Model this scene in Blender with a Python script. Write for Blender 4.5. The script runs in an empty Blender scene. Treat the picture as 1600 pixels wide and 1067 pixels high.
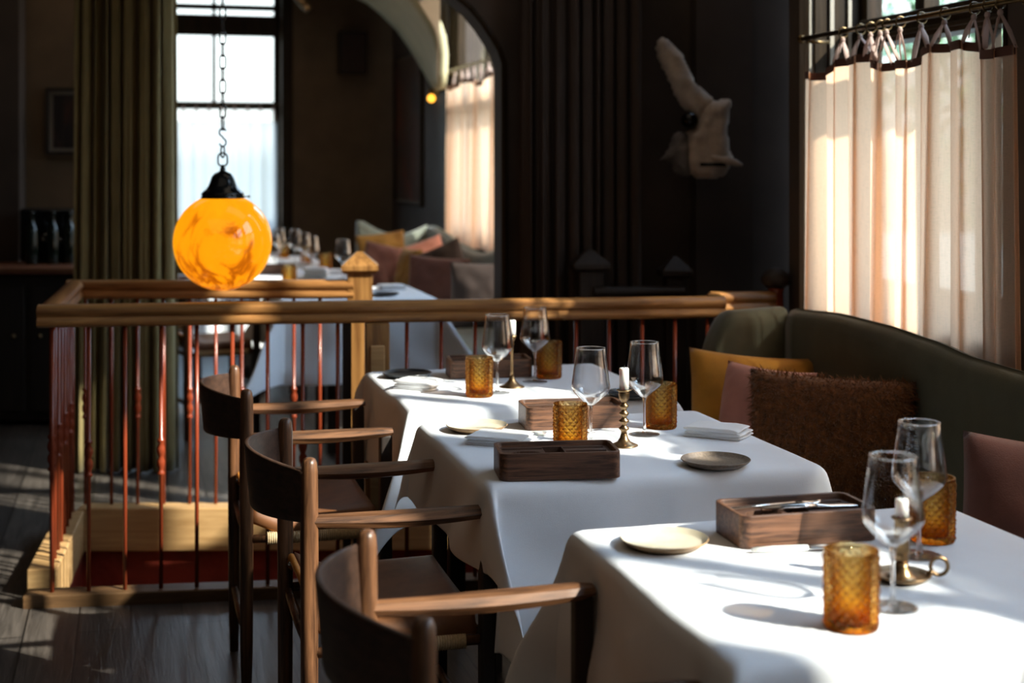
import bpy, bmesh, math, random
from mathutils import Vector, Matrix, noise
random.seed(7)
PI = math.pi
S = bpy.context.scene
COL = S.collection

# ------------------------------------------------------------------ camera
F = 2222.0          # focal length in pixels of the 1600 px wide frame (50 mm)
HZ = 256.0          # horizon row
CZ = 1.42           # eye height
FZ = -0.03          # floor level
cd = bpy.data.cameras.new('camera'); cam = bpy.data.objects.new('camera', cd); COL.objects.link(cam)
cam.location = (0, 0, CZ); cam.rotation_euler = (PI/2, 0, 0)
cd.sensor_width = 36; cd.lens = 50
cd.shift_y = -(533.5 - HZ) / 1600.0
cd.dof.use_dof = True; cd.dof.focus_distance = 3.25; cd.dof.aperture_fstop = 2.8; cd.dof.aperture_blades = 9
cd.clip_end = 200
S.camera = cam
S.view_settings.view_transform = 'Standard'; S.view_settings.look = 'None'
S.view_settings.gamma = 1; S.view_settings.use_curve_mapping = False
S.view_settings.exposure = 0.4
S.cycles.max_bounces = 12; S.cycles.transparent_max_bounces = 24; S.cycles.transmission_bounces = 10
S.cycles.caustics_refractive = False; S.cycles.caustics_reflective = False
S.cycles.sample_clamp_indirect = 6

# ------------------------------------------------------------------ sky and sun
w = bpy.data.worlds.new('sky'); S.world = w; w.use_nodes = True
nt = w.node_tree; nt.nodes.clear()
def _n(t, k, **kw):
    n = t.nodes.new(k)
    for a, b in kw.items(): setattr(n, a, b)
    return n
wo = _n(nt, 'ShaderNodeOutputWorld'); bg = _n(nt, 'ShaderNodeBackground')
tc = _n(nt, 'ShaderNodeTexCoord'); sp = _n(nt, 'ShaderNodeSeparateXYZ'); cr = _n(nt, 'ShaderNodeValToRGB')
nt.links.new(tc.outputs['Generated'], sp.inputs[0]); nt.links.new(sp.outputs['Z'], cr.inputs[0])
nt.links.new(cr.outputs[0], bg.inputs[0]); nt.links.new(bg.outputs[0], wo.inputs[0])
e = cr.color_ramp.elements
e[0].position = 0.0; e[0].color = (.10, .11, .10, 1)
e[1].position = 0.9; e[1].color = (.60, .80, 1.10, 1)
a = e.new(0.02); a.color = (.225, .235, .235, 1)
a = e.new(0.16); a.color = (.30, .33, .34, 1)
a = e.new(0.30); a.color = (.60, .78, 1.02, 1)
bg.inputs[1].default_value = 6.2

SUN_AZ = Vector((-0.87, 0.48)).normalized(); SUN_EL = math.radians(36)
sd = bpy.data.lights.new('sun', 'SUN'); sd.energy = 9.5; sd.angle = math.radians(1.1); sd.color = (1.0, .93, .82)
so = bpy.data.objects.new('sun', sd); COL.objects.link(so); so.location = (6, -3, 6)
dv = Vector((SUN_AZ.x*math.cos(SUN_EL), SUN_AZ.y*math.cos(SUN_EL), -math.sin(SUN_EL)))
so.rotation_euler = dv.to_track_quat('-Z', 'Y').to_euler()

# added warm fill near the ceiling of both rooms, no lamps hang there
for c_, sx_, sy_, en_ in (((-.6, 1.6, 3.42), 3.4, 4.0, 8), ((-2.0, 9.0, 3.42), 3.0, 4.5, 16), ((.3, 5.0, 3.42), 2.0, .8, 3)):
    ld = bpy.data.lights.new('added_ceiling_fill', 'AREA'); ld.shape = 'RECTANGLE'; ld.size = sx_; ld.size_y = sy_; ld.energy = en_; ld.color = (1, .80, .60)
    lo = bpy.data.objects.new('added_ceiling_fill', ld); COL.objects.link(lo); lo.location = c_
# room axes: u runs down the room along the window wall, v points at the windows
ANG = math.radians(15)
U = Vector((-math.sin(ANG), math.cos(ANG), 0)); V = Vector((math.cos(ANG), math.sin(ANG), 0)); Z = Vector((0, 0, 1))
W0 = Vector((2.40, 0, 0))
def W(t, d, z): return W0 + U*t + V*d + Z*z
WINS = [('a', 4.03, 5.16), ('b', 2.28, 3.62), ('c', 0.75, 1.83), ('d', -.9, .3), ('g', 6.55, 7.75), ('f', 8.3, 10.9)]
WZ0, WZ1 = 0.95, 3.2
def portal(c, nrm, sx, sy):
    ld = bpy.data.lights.new('portal', 'AREA'); ld.shape = 'RECTANGLE'; ld.size = sx; ld.size_y = sy; ld.cycles.is_portal = True
    o = bpy.data.objects.new('window_portal', ld); COL.objects.link(o); o.location = c
    o.rotation_euler = nrm.to_track_quat('-Z', 'Y').to_euler()
for n_, t0, t1 in WINS[:4] + WINS[5:]:
    portal(W((t0+t1)/2, .30, (WZ0+WZ1)/2), -V, t1-t0, WZ1-WZ0)

# ------------------------------------------------------------------ pixel helpers (1600x1067 frame)
def P(x, y, Y): return Vector(((x-800)*Y/F, Y, CZ-(y-HZ)*Y/F))
def T(x, y, z=0.75):
    Y = F*(CZ-z)/(y-HZ); return Vector(((x-800)*Y/F, Y, z))

# ------------------------------------------------------------------ materials
MATS = {}
def mat(name):
    m = bpy.data.materials.new(name); m.use_nodes = True; m.node_tree.nodes.clear(); MATS[name] = m
    return m, m.node_tree
def prin(t, **kw):
    o = _n(t, 'ShaderNodeOutputMaterial'); b = _n(t, 'ShaderNodeBsdfPrincipled'); t.links.new(b.outputs[0], o.inputs[0])
    for k, v in kw.items():
        k = k.replace('_', ' ')
        for i in b.inputs:
            if i.name.lower() == k.lower(): i.default_value = v
    return b, o
def ramp(t, src, stops):
    r = _n(t, 'ShaderNodeValToRGB'); t.links.new(src, r.inputs[0]); el = r.color_ramp.elements
    while len(el) < len(stops): el.new(.5)
    for k, (p, c) in enumerate(stops): el[k].position = p; el[k].color = (*c, 1)
    return r.outputs[0]
def coords(t, scale=(1, 1, 1), kind='Object', rot=(0, 0, 0)):
    c = _n(t, 'ShaderNodeTexCoord'); m = _n(t, 'ShaderNodeMapping'); t.links.new(c.outputs[kind], m.inputs[0])
    m.inputs['Scale'].default_value = scale; m.inputs['Rotation'].default_value = rot
    return m.outputs[0]
def noise_(t, vec, scale, detail=4, rough=.55, dist=0):
    n = _n(t, 'ShaderNodeTexNoise'); t.links.new(vec, n.inputs['Vector'])
    n.inputs['Scale'].default_value = scale; n.inputs['Detail'].default_value = detail
    n.inputs['Roughness'].default_value = rough; n.inputs['Distortion'].default_value = dist
    return n.outputs[0]
def bump(t, b, h, st=.3, dist=.01):
    n = _n(t, 'ShaderNodeBump'); n.inputs['Strength'].default_value = st; n.inputs['Distance'].default_value = dist
    t.links.new(h, n.inputs['Height']); t.links.new(n.outputs[0], b.inputs['Normal'])
def wood(name, dark, light, axis=0, rough=.45, sc=1.0, contrast=(.3, .7)):
    m, t = mat(name); b, o = prin(t, Roughness=rough)
    s = [38*sc]*3; s[axis] = 2.2*sc
    v = coords(t, tuple(s)); n1 = noise_(t, v, 1.6, 6, .65, .6)
    mid = tuple((a+c)/2 for a, c in zip(dark, light))
    t.links.new(ramp(t, n1, [(contrast[0], dark), (.5, mid), (contrast[1], light)]), b.inputs['Base Color'])
    bump(t, b, n1, .12, .003)
    return m
def plain(name, col, rough=.6, n=0, nscale=40, bst=.2, bd=.004, **kw):
    m, t = mat(name); b, o = prin(t, Base_Color=(*col, 1), Roughness=rough, **kw)
    v = coords(t); h = noise_(t, v, nscale, 5)
    if n:
        t.links.new(ramp(t, h, [(.3, tuple(c*(1-n) for c in col)), (.7, tuple(min(1, c*(1+n)) for c in col))]), b.inputs['Base Color'])
    if bst: bump(t, b, h, bst, bd)
    return m
walnut = wood('walnut_chair', (.036, .015, .007), (.19, .085, .038), 2, .36, 1, (.38, .62))
walnut_x = wood('walnut_chair_arm', (.040, .017, .008), (.20, .090, .040), 0, .34, 1, (.38, .62))
walnut_back = wood('walnut_back_panel', (.022, .011, .007), (.085, .042, .025), 1, .5)
ebony = wood('dark_stained_wood', (.010, .007, .005), (.030, .019, .014), 2, .6)
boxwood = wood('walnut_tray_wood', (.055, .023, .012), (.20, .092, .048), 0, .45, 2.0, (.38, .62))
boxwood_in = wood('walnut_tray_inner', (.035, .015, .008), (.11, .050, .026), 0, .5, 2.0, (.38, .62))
oak = wood('oak_handrail', (.15, .060, .018), (.40, .19, .06), 0, .3, .8, (.36, .64))
oak_z = wood('oak_post', (.15, .065, .018), (.36, .18, .055), 2, .35, .8, (.36, .64))
oak_shaded = wood('shaded_oak_base_board', (.07, .035, .014), (.16, .085, .035), 0, .5, .7)  # oak darkened to carry the shadow on the near kerb
oak_kerb = wood('pale_oak_board', (.36, .20, .075), (.60, .38, .17), 0, .5, .7)
frame_wood = wood('dark_window_frame', (.014, .009, .005), (.040, .026, .014), 2, .45, .7)
[setattr(n_.inputs['Specular IOR Level'], 'default_value', .12) for n_ in frame_wood.node_tree.nodes if n_.type == 'BSDF_PRINCIPLED']
frame_pale = plain('pale_painted_jamb', (.30, .27, .22), .5)
redpaint = plain('red_painted_plaster', (.26, .035, .02), .5, .35, 9, .5, .02)
ironred = plain('red_enamel_iron', (.22, .038, .014), .25, 0, 30, 0)
blackmetal = plain('black_lacquered_metal', (.012, .013, .014), .16, 0, 30, 0, Metallic=.4)
brass = plain('aged_brass', (.24, .155, .08), .33, .35, 60, .1, .002, Metallic=1.0)
brass_rod = plain('brass_rod', (.17, .11, .05), .28, .2, 40, 0, Metallic=1.0)
steel = plain('polished_steel', (.75, .75, .76), .14, 0, 30, 0, Metallic=1.0)
candle_m = plain('white_wax', (.85, .83, .80), .4, 0, 30, 0, Subsurface_Weight=.2)
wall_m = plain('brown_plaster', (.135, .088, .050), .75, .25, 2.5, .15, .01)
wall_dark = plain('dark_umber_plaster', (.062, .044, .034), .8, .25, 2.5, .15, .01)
plaster_green = plain('olive_cream_plaster', (.42, .38, .23), .6, .15, 3, .15, .01)
ceil_m = plain('dark_ceiling_paint', (.05, .036, .024), .8)
leather = plain('cognac_leather', (.17, .062, .018), .6, .3, 12, .25, .003)
leather_lit = plain('sunlit_leather_edge', (.62, .22, .025), .42, .2, 60, .3, .002)  # brighter tan paints the sunlit edge of the seat leather
cord = plain('paper_cord', (.62, .46, .27), .8, .2, 200, .4, .002)
plate_cream = plain('cream_stoneware', (.62, .56, .43), .35, .12, 30, .05)
plate_rim = plain('tan_glazed_rim', (.32, .20, .10), .4, .2, 30, .05)
plate_grey = plain('speckled_taupe_stoneware', (.20, .155, .115), .4, .3, 160, .1, .001)
plate_black = plain('black_stoneware', (.02, .022, .025), .28, .2, 30, .05)
def fabric(name, col, sheen=.3, rough=.9, n=.12, weave=900, bst=.25, fold=14):
    m, t = mat(name); b, o = prin(t, Roughness=rough, Sheen_Weight=sheen, Sheen_Roughness=.4)
    v = coords(t); n1 = noise_(t, v, fold, 4); n2 = noise_(t, v, weave, 2)
    t.links.new(ramp(t, n1, [(.3, tuple(c*(1-n) for c in col)), (.7, tuple(min(1, c*(1+n)) for c in col))]), b.inputs['Base Color'])
    mx = _n(t, 'ShaderNodeMath', operation='MULTIPLY_ADD'); t.links.new(n1, mx.inputs[0]); mx.inputs[1].default_value = 3; t.links.new(n2, mx.inputs[2])
    bump(t, b, mx.outputs[0], bst, .003)
    return m
linen_white = fabric('white_linen', (.82, .85, .89), .05, .85, .015, 700, .18, 9)
napkin_m = fabric('napkin_linen', (.86, .86, .86), .05, .85, .01, 700, .2, 30)
velvet_green = fabric('olive_green_velvet', (.085, .083, .050), .25, .85, .15, 300, .2, 8)
velvet_pale = fabric('sage_green_velvet', (.17, .19, .155), .3, .85, .15, 300, .2, 8)
velvet_mustard = fabric('mustard_velvet', (.42, .175, .008), .15, .85, .2, 300, .2, 12)
velvet_pink = fabric('dusty_pink_velvet', (.48, .20, .145), .15, .85, .12, 300, .2, 12)
velvet_rose = fabric('brown_rose_velvet', (.15, .058, .042), .12, .85, .15, 300, .25, 12)
velvet_ochre = fabric('dull_ochre_velvet', (.24, .12, .02), .1, .9, .15, 300, .2, 12)
velvet_dark = fabric('dark_chocolate_velvet', (.030, .017, .013), .0, .9, .15, 300, .2, 12)
shag = fabric('rust_brown_wool', (.17, .060, .014), .15, .95, .4, 260, .6, 60)
drape_olive = fabric('olive_drape_cloth', (.25, .195, .08), .25, .8, .12, 500, .2, 6)
drape_dark = fabric('dark_brown_drape_cloth', (.045, .031, .025), .0, .9, .12, 500, .2, 6)
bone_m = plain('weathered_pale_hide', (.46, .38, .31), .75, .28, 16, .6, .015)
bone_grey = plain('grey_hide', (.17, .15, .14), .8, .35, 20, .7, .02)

def translucent(name, col, tr=.6, weave=True, see=0.0):
    m, t = mat(name); o = _n(t, 'ShaderNodeOutputMaterial')
    d = _n(t, 'ShaderNodeBsdfDiffuse'); r = _n(t, 'ShaderNodeBsdfTranslucent'); x = _n(t, 'ShaderNodeMixShader')
    v = coords(t, (1, 1, 1)); nz = noise_(t, coords(t, (60, 60, 900)), 1, 3); nx = noise_(t, coords(t, (600, 600, 20)), 1, 3)
    ad = _n(t, 'ShaderNodeMath', operation='ADD'); t.links.new(nz, ad.inputs[0]); t.links.new(nx, ad.inputs[1])
    c = ramp(t, ad.outputs[0], [(.75, tuple(q*.84 for q in col)), (1.0, col)]) if weave else None
    for s in (d, r):
        s.inputs[0].default_value = (*col, 1)
        if c: t.links.new(c, s.inputs[0])
    x.inputs[0].default_value = tr; t.links.new(d.outputs[0], x.inputs[1]); t.links.new(r.outputs[0], x.inputs[2])
    last = x
    if see:
        tp = _n(t, 'ShaderNodeBsdfTransparent'); y = _n(t, 'ShaderNodeMixShader'); y.inputs[0].default_value = see
        t.links.new(x.outputs[0], y.inputs[1]); t.links.new(tp.outputs[0], y.inputs[2]); last = y
    t.links.new(last.outputs[0], o.inputs[0])
    return m
linen_peach = translucent('peach_linen', (.95, .63, .41), .68, True, .10)
linen_sheer = translucent('white_sheer_linen', (.93, .93, .91), .75, True, .35)
ribbon_m = translucent('mauve_ribbon', (.62, .48, .42), .45, False)
hem_m = fabric('brown_hem_ribbon', (.10, .035, .02), .1, .8)

def glass_thin(name, tint=(1, 1, 1), lo=.04, hi=.75, rough=.0, haze=None, blend=.35, ht=.1):
    m, t = mat(name); o = _n(t, 'ShaderNodeOutputMaterial')
    tp = _n(t, 'ShaderNodeBsdfTransparent'); g = _n(t, 'ShaderNodeBsdfGlossy'); x = _n(t, 'ShaderNodeMixShader')
    tp.inputs[0].default_value = (*tint, 1); g.inputs['Roughness'].default_value = rough
    lw = _n(t, 'ShaderNodeLayerWeight'); lw.inputs[0].default_value = blend
    mr = _n(t, 'ShaderNodeMapRange'); t.links.new(lw.outputs['Facing'], mr.inputs[0])
    mr.inputs[3].default_value = lo; mr.inputs[4].default_value = hi
    pw = _n(t, 'ShaderNodeMath', operation='POWER'); t.links.new(mr.outputs[0], pw.inputs[0]); pw.inputs[1].default_value = 1.6
    t.links.new(pw.outputs[0], x.inputs[0]); t.links.new(tp.outputs[0], x.inputs[1]); t.links.new(g.outputs[0], x.inputs[2])
    last = x
    if haze:
        d = _n(t, 'ShaderNodeBsdfTranslucent'); d.inputs[0].default_value = (*haze, 1); y = _n(t, 'ShaderNodeMixShader'); y.inputs[0].default_value = ht
        t.links.new(x.outputs[0], y.inputs[1]); t.links.new(d.outputs[0], y.inputs[2]); last = y
    t.links.new(last.outputs[0], o.inputs[0])
    return m
pane_m = glass_thin('window_glass', (.97, .99, .98), .02, .3, 0)
wine_m = glass_thin('wine_glass_crystal', (.99, .99, .99), .05, .9, .02, None, .5)
pic_glass = glass_thin('picture_glass', (.95, .95, .95), .05, .5, .03)
m, t = mat('stem_crystal'); o_ = _n(t, 'ShaderNodeOutputMaterial'); g_ = _n(t, 'ShaderNodeBsdfGlass'); tp_ = _n(t, 'ShaderNodeBsdfTransparent'); x_ = _n(t, 'ShaderNodeMixShader')
g_.inputs['IOR'].default_value = 1.45; x_.inputs[0].default_value = .7
t.links.new(tp_.outputs[0], x_.inputs[1]); t.links.new(g_.outputs[0], x_.inputs[2]); t.links.new(x_.outputs[0], o_.inputs[0]); stem_m = m
# amber pressed glass: colour deepens towards the thick base, refraction shading of turned facets is put into the tint
m, t = mat('amber_pressed_glass'); o_ = _n(t, 'ShaderNodeOutputMaterial')
spz = _n(t, 'ShaderNodeSeparateXYZ'); t.links.new(coords(t), spz.inputs[0])
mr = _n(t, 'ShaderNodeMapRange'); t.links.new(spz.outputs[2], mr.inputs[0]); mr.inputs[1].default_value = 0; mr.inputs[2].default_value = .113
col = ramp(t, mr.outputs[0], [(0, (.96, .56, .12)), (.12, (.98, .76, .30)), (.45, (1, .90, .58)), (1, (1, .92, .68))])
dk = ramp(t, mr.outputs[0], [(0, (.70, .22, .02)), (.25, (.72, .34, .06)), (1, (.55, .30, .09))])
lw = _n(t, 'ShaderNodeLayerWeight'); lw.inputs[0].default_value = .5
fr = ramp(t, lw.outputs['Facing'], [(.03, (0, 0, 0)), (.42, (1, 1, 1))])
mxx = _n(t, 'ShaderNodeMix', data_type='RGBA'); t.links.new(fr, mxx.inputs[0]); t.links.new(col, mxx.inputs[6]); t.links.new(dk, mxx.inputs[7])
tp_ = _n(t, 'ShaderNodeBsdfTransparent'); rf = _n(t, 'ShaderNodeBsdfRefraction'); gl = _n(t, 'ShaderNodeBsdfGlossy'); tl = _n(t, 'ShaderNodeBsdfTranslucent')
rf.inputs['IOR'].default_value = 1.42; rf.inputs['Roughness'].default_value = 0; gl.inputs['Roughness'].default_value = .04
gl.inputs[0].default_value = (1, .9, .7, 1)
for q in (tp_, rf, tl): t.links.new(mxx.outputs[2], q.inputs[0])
m1 = _n(t, 'ShaderNodeMixShader'); m1.inputs[0].default_value = .52; t.links.new(tp_.outputs[0], m1.inputs[1]); t.links.new(rf.outputs[0], m1.inputs[2])
m2 = _n(t, 'ShaderNodeMixShader'); m2.inputs[0].default_value = .10; t.links.new(m1.outputs[0], m2.inputs[1]); t.links.new(tl.outputs[0], m2.inputs[2])
lw = _n(t, 'ShaderNodeLayerWeight'); lw.inputs[0].default_value = .2
m3 = _n(t, 'ShaderNodeMixShader'); t.links.new(lw.outputs['Fresnel'], m3.inputs[0]); t.links.new(m2.outputs[0], m3.inputs[1]); t.links.new(gl.outputs[0], m3.inputs[2])
t.links.new(m3.outputs[0], o_.inputs[0]); amber_m = m
# marbled amber lamp glass, lit from inside
m, t = mat('marbled_amber_lampshade'); b, o_ = prin(t, Roughness=.06)
v = coords(t, (1, 1, .55)); n1 = noise_(t, v, 5.5, 6, .6, 1.6); n2 = noise_(t, v, 2.2, 3, .5, .5)
ab = _n(t, 'ShaderNodeMath', operation='SUBTRACT'); t.links.new(n1, ab.inputs[0]); ab.inputs[1].default_value = .5
ab2 = _n(t, 'ShaderNodeMath', operation='ABSOLUTE'); t.links.new(ab.outputs[0], ab2.inputs[0])
gate = _n(t, 'ShaderNodeMapRange'); t.links.new(n2, gate.inputs[0]); gate.inputs[1].default_value = .47; gate.inputs[2].default_value = .58; gate.inputs[3].default_value = .12; gate.inputs[4].default_value = 0
ad = _n(t, 'ShaderNodeMath', operation='ADD'); t.links.new(ab2.outputs[0], ad.inputs[0]); t.links.new(gate.outputs[0], ad.inputs[1])
c = ramp(t, ad.outputs[0], [(0, (.36, .07, .001)), (.03, (.62, .15, .002)), (.07, (.90, .29, .003)), (.3, (.92, .33, .003))])
t.links.new(c, b.inputs['Emission Color']); b.inputs['Emission Strength'].default_value = .95
b.inputs['Base Color'].default_value = (.25, .08, .005, 1); globe_m = m
m, t = mat('amber_reflection_glow'); b, o_ = prin(t); b.inputs['Emission Color'].default_value = (1, .42, .03, 1); b.inputs['Emission Strength'].default_value = 2.5; glow_m = m
# dark worn floorboards
m, t = mat('worn_dark_floorboards'); b, o_ = prin(t, Roughness=.38)
vb = coords(t, (1, 1, 1), 'Object', (0, 0, PI/2-ANG))
br = _n(t, 'ShaderNodeTexBrick'); t.links.new(vb, br.inputs['Vector']); br.inputs['Scale'].default_value = 1
br.inputs['Brick Width'].default_value = 2.3; br.inputs['Row Height'].default_value = .16; br.inputs['Mortar Size'].default_value = .003
br.inputs['Color1'].default_value = (.055, .047, .042, 1); br.inputs['Color2'].default_value = (.085, .072, .062, 1); br.inputs['Mortar'].default_value = (.008, .007, .006, 1)
vg = _n(t, 'ShaderNodeMapping'); t.links.new(vb, vg.inputs[0]); vg.inputs['Scale'].default_value = (2, 26, 1)
ng = noise_(t, vg.outputs[0], 1.5, 6, .65, 1.0)
mx = _n(t, 'ShaderNodeMix', data_type='RGBA', blend_type='MULTIPLY'); mx.inputs[0].default_value = .9
t.links.new(br.outputs[0], mx.inputs[6]); t.links.new(ramp(t, ng, [(.35, (.45, .45, .45)), (.65, (1.4, 1.4, 1.4))]), mx.inputs[7])
t.links.new(mx.outputs[2], b.inputs['Base Color']); bump(t, b, ng, .5, .004); floor_m = m
def art(name, cols, sc):
    m, t = mat(name); b, o = prin(t, Roughness=.35); v = coords(t, (1, 1, .35))
    t.links.new(ramp(t, noise_(t, v, sc, 4, .5, 1.2), [(.3+.4*k/(len(cols)-1), c) for k, c in enumerate(cols)]), b.inputs['Base Color']); return m
art_dark = art('dark_abstract_painting', [(.03, .028, .03), (.06, .05, .05), (.16, .07, .05)], 7)
art_red = art('brown_and_red_painting', [(.03, .03, .04), (.14, .065, .04), (.05, .05, .06), (.30, .05, .02)], 4)
leaf_m = plain('leaf_green', (.20, .30, .16), .6, .4, 6)
bark_m = plain('tree_bark', (.14, .10, .07), .8, .3, 10)
ground_m = plain('outside_ground', (.25, .24, .20), .9, .2, 2)

# ------------------------------------------------------------------ mesh helpers
def NB(): return bmesh.new()
def link(name, bm, m, parent=None, smooth=True, bevel=0, seg=2, mats=None):
    me = bpy.data.meshes.new(name); bmesh.ops.recalc_face_normals(bm, faces=bm.faces[:]); bm.to_mesh(me); bm.free()
    for q in (mats or [m]): me.materials.append(q)
    o = bpy.data.objects.new(name, me); COL.objects.link(o)
    if smooth:
        for p in me.polygons: p.use_smooth = True
    if parent is not None: o.parent = parent
    if bevel:
        md = o.modifiers.new('bevel', 'BEVEL'); md.width = bevel; md.segments = seg; md.limit_method = 'ANGLE'; md.angle_limit = math.radians(40)
        wn = o.modifiers.new('wn', 'WEIGHTED_NORMAL')
    return o
def box(bm, c, s, rz=0, M=None):
    r = bmesh.ops.create_cube(bm, size=1)['verts']
    mt = Matrix.Translation(Vector(c)) @ Matrix.Rotation(rz, 4, 'Z') @ Matrix.Diagonal((s[0], s[1], s[2], 1))
    if M: mt = M @ mt
    bmesh.ops.transform(bm, matrix=mt, verts=r); return r
def lathe(bm, prof, n=32, c=(0, 0, 0), disp=None, cap=True):
    rings = []
    for (r, z) in prof:
        ring = []
        for k in range(n):
            a = 2*PI*k/n; rr = max(r, 1e-4) + (disp(a, z) if disp else 0)
            ring.append(bm.verts.new((c[0]+rr*math.cos(a), c[1]+rr*math.sin(a), c[2]+z)))
        rings.append(ring)
    for i in range(len(rings)-1):
        for k in range(n):
            bm.faces.new((rings[i][k], rings[i][(k+1) % n], rings[i+1][(k+1) % n], rings[i+1][k]))
    if cap:
        for rg, (r, z) in ((rings[0], prof[0]), (rings[-1], prof[-1])):
            if r > 1e-3: bm.faces.new(rg)
    return rings
def frames(pts):
    out = []; up = None
    for i, p in enumerate(pts):
        d = (pts[min(i+1, len(pts)-1)] - pts[max(i-1, 0)]).normalized()
        if up is None: up = Vector((0, 0, 1)) if abs(d.z) < .9 else Vector((1, 0, 0))
        s = d.cross(up)
        if s.length < 1e-6: s = d.orthogonal()
        s.normalize(); up = s.cross(d).normalized(); out.append((s, up))
    return out
def tube(bm, pts, rad, n=10, closed=False, ry=None, cap=True):
    pts = [Vector(p) for p in pts]; fr = frames(pts); rings = []
    for i, p in enumerate(pts):
        r = rad[i] if isinstance(rad, (list, tuple)) else rad
        q = (ry[i] if isinstance(ry, (list, tuple)) else ry) if ry is not None else r
        s, u = fr[i]
        rings.append([bm.verts.new(p + s*r*math.cos(2*PI*k/n) + u*q*math.sin(2*PI*k/n)) for k in range(n)])
    m = len(rings)
    for i in range(m if closed else m-1):
        A, B = rings[i], rings[(i+1) % m]
        for k in range(n): bm.faces.new((A[k], A[(k+1) % n], B[(k+1) % n], B[k]))
    if cap and not closed: bm.faces.new(rings[0]); bm.faces.new(rings[-1])
def torus(bm, c, R, r, ax='Z', n=18, k=8, sx=1, sy=1, M=None):
    pts = []
    for i in range(n):
        a = 2*PI*i/n; p = Vector((R*sx*math.cos(a), R*sy*math.sin(a), 0))
        if ax == 'X': p = Vector((0, p.x, p.y))
        if ax == 'Y': p = Vector((p.x, 0, p.y))
        if M: p = M @ p
        pts.append(p+Vector(c))
    # build rings by hand so the seam closes cleanly
    nrm = {'Z': Vector((0, 0, 1)), 'X': Vector((1, 0, 0)), 'Y': Vector((0, 1, 0))}[ax]
    if M: nrm = (M.to_3x3() @ nrm) if len(M) == 4 else M @ nrm
    rings = []
    for i, p in enumerate(pts):
        d = (pts[(i+1) % n]-pts[i-1]).normalized(); s = d.cross(nrm).normalized()
        rings.append([bm.verts.new(p+s*r*math.cos(2*PI*j/k)+nrm*r*math.sin(2*PI*j/k)) for j in range(k)])
    for i in range(n):
        A, B = rings[i], rings[(i+1) % n]
        for j in range(k): bm.faces.new((A[j], A[(j+1) % k], B[(j+1) % k], B[j]))
def grid(bm, nu, nv, fn, close=False):
    vs = [[bm.verts.new(fn(i/nu, j/nv)) for j in range(nv+1)] for i in range(nu+1)]
    for i in range(nu):
        for j in range(nv): bm.faces.new((vs[i][j], vs[i+1][j], vs[i+1][j+1], vs[i][j+1]))
    return vs
def prism(bm, poly, z0, z1):
    a = [bm.verts.new((p[0], p[1], z0)) for p in poly]; b = [bm.verts.new((p[0], p[1], z1)) for p in poly]; n = len(poly)
    bm.faces.new(a[::-1]); bm.faces.new(b)
    for i in range(n): bm.faces.new((a[i], a[(i+1) % n], b[(i+1) % n], b[i]))
def rrect(w, d, r, n=6, cx=0, cy=0):
    out = []
    for (sx, sy, a0) in ((1, 1, 0), (-1, 1, 90), (-1, -1, 180), (1, -1, 270)):
        for k in range(n+1):
            a = math.radians(a0+90*k/n); out.append((cx+sx*(w/2-r)+r*math.cos(a), cy+sy*(d/2-r)+r*math.sin(a)))
    return out
def solid(o, th, off=-1):
    md = o.modifiers.new('solid', 'SOLIDIFY'); md.thickness = th; md.offset = off; return o
def tag(o, label, cat, group=None, kind=None):
    if label: o['label'] = label
    if cat: o['category'] = cat
    if group: o['group'] = group
    if kind: o['kind'] = kind
    return o
def thing(name, label, cat, loc=(0, 0, 0), rz=0, group=None):
    o = bpy.data.objects.new(name, None); COL.objects.link(o); o.empty_display_size = .1
    o.location = loc; o.rotation_euler = (0, 0, rz); return tag(o, label, cat, group)
def struct(name, bm, m, parent=None, **kw):
    o = link(name, bm, m, parent, kw.pop('smooth', False), **kw)
    if parent is None: o['kind'] = 'structure'
    return o
def dup(root, loc=None, rz=None, label=None, group=None, scale=None):
    r = root.copy(); COL.objects.link(r)
    if loc is not None: r.location = loc
    if rz is not None: r.rotation_euler = (0, 0, rz)
    if label: r['label'] = label
    if group: r['group'] = group
    if scale: r.scale = scale
    for ch in list(root.children):
        c = ch.copy(); COL.objects.link(c); c.parent = r
        for g in ch.children:
            d = g.copy(); COL.objects.link(d); d.parent = c
    return r

# ================================================================== STRUCTURE
# floor with the stair opening
RN0, RN1 = Vector((-1.526, 4.676, 0)), Vector((.711, 4.97, 0))       # near railing, left and right ends
RF0, RF1 = Vector((-1.738, 5.66, 0)), Vector((.31, 5.70, 0))         # far railing
HALL = [( -6.5, -3.5), (3.6, -3.5), (3.6, 3.0), (1.4, 6.3), (0.3, 14.0), (-6.5, 12.6)]
bm = NB()
def quad(bm, a, b, c, d, z=FZ): bm.faces.new([bm.verts.new((p[0], p[1], z)) for p in (a, b, c, d)])
wl0, wl1, wr0, wr1 = (RN0.x-.02, RN0.y+.05), (RF0.x+.04, RF0.y-.04), (RN1.x+.02, RN1.y+.04), (RF1.x+.45, RF1.y-.04)
quad(bm, (-6.5, -3.5), (4.2, -3.5), (4.2, wr0[1]), wr0); bm.faces.new([bm.verts.new((*p, FZ)) for p in ((-6.5, -3.5), wr0, wl0)])
bm.faces.new([bm.verts.new((*p, FZ)) for p in ((-6.5, -3.5), wl0, wl1, (-6.5, wl1[1]))])
quad(bm, wr0, (4.2, wr0[1]), (4.2, wr1[1]), wr1)
quad(bm, (-6.5, wl1[1]), wl1, (-6.5, 14.5), (-6.5, 14.5)) if False else None
bm.faces.new([bm.verts.new((*p, FZ)) for p in ((-6.5, wl1[1]), wl1, wr1, (4.2, wr1[1]), (4.2, 14.6), (-6.5, 14.6))])
bmesh.ops.remove_doubles(bm, verts=bm.verts[:], dist=1e-5)
struct('floor', bm, floor_m)
q0, q1 = W(-3.6, .3, 0), W(14.6, .3, 0)
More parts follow.
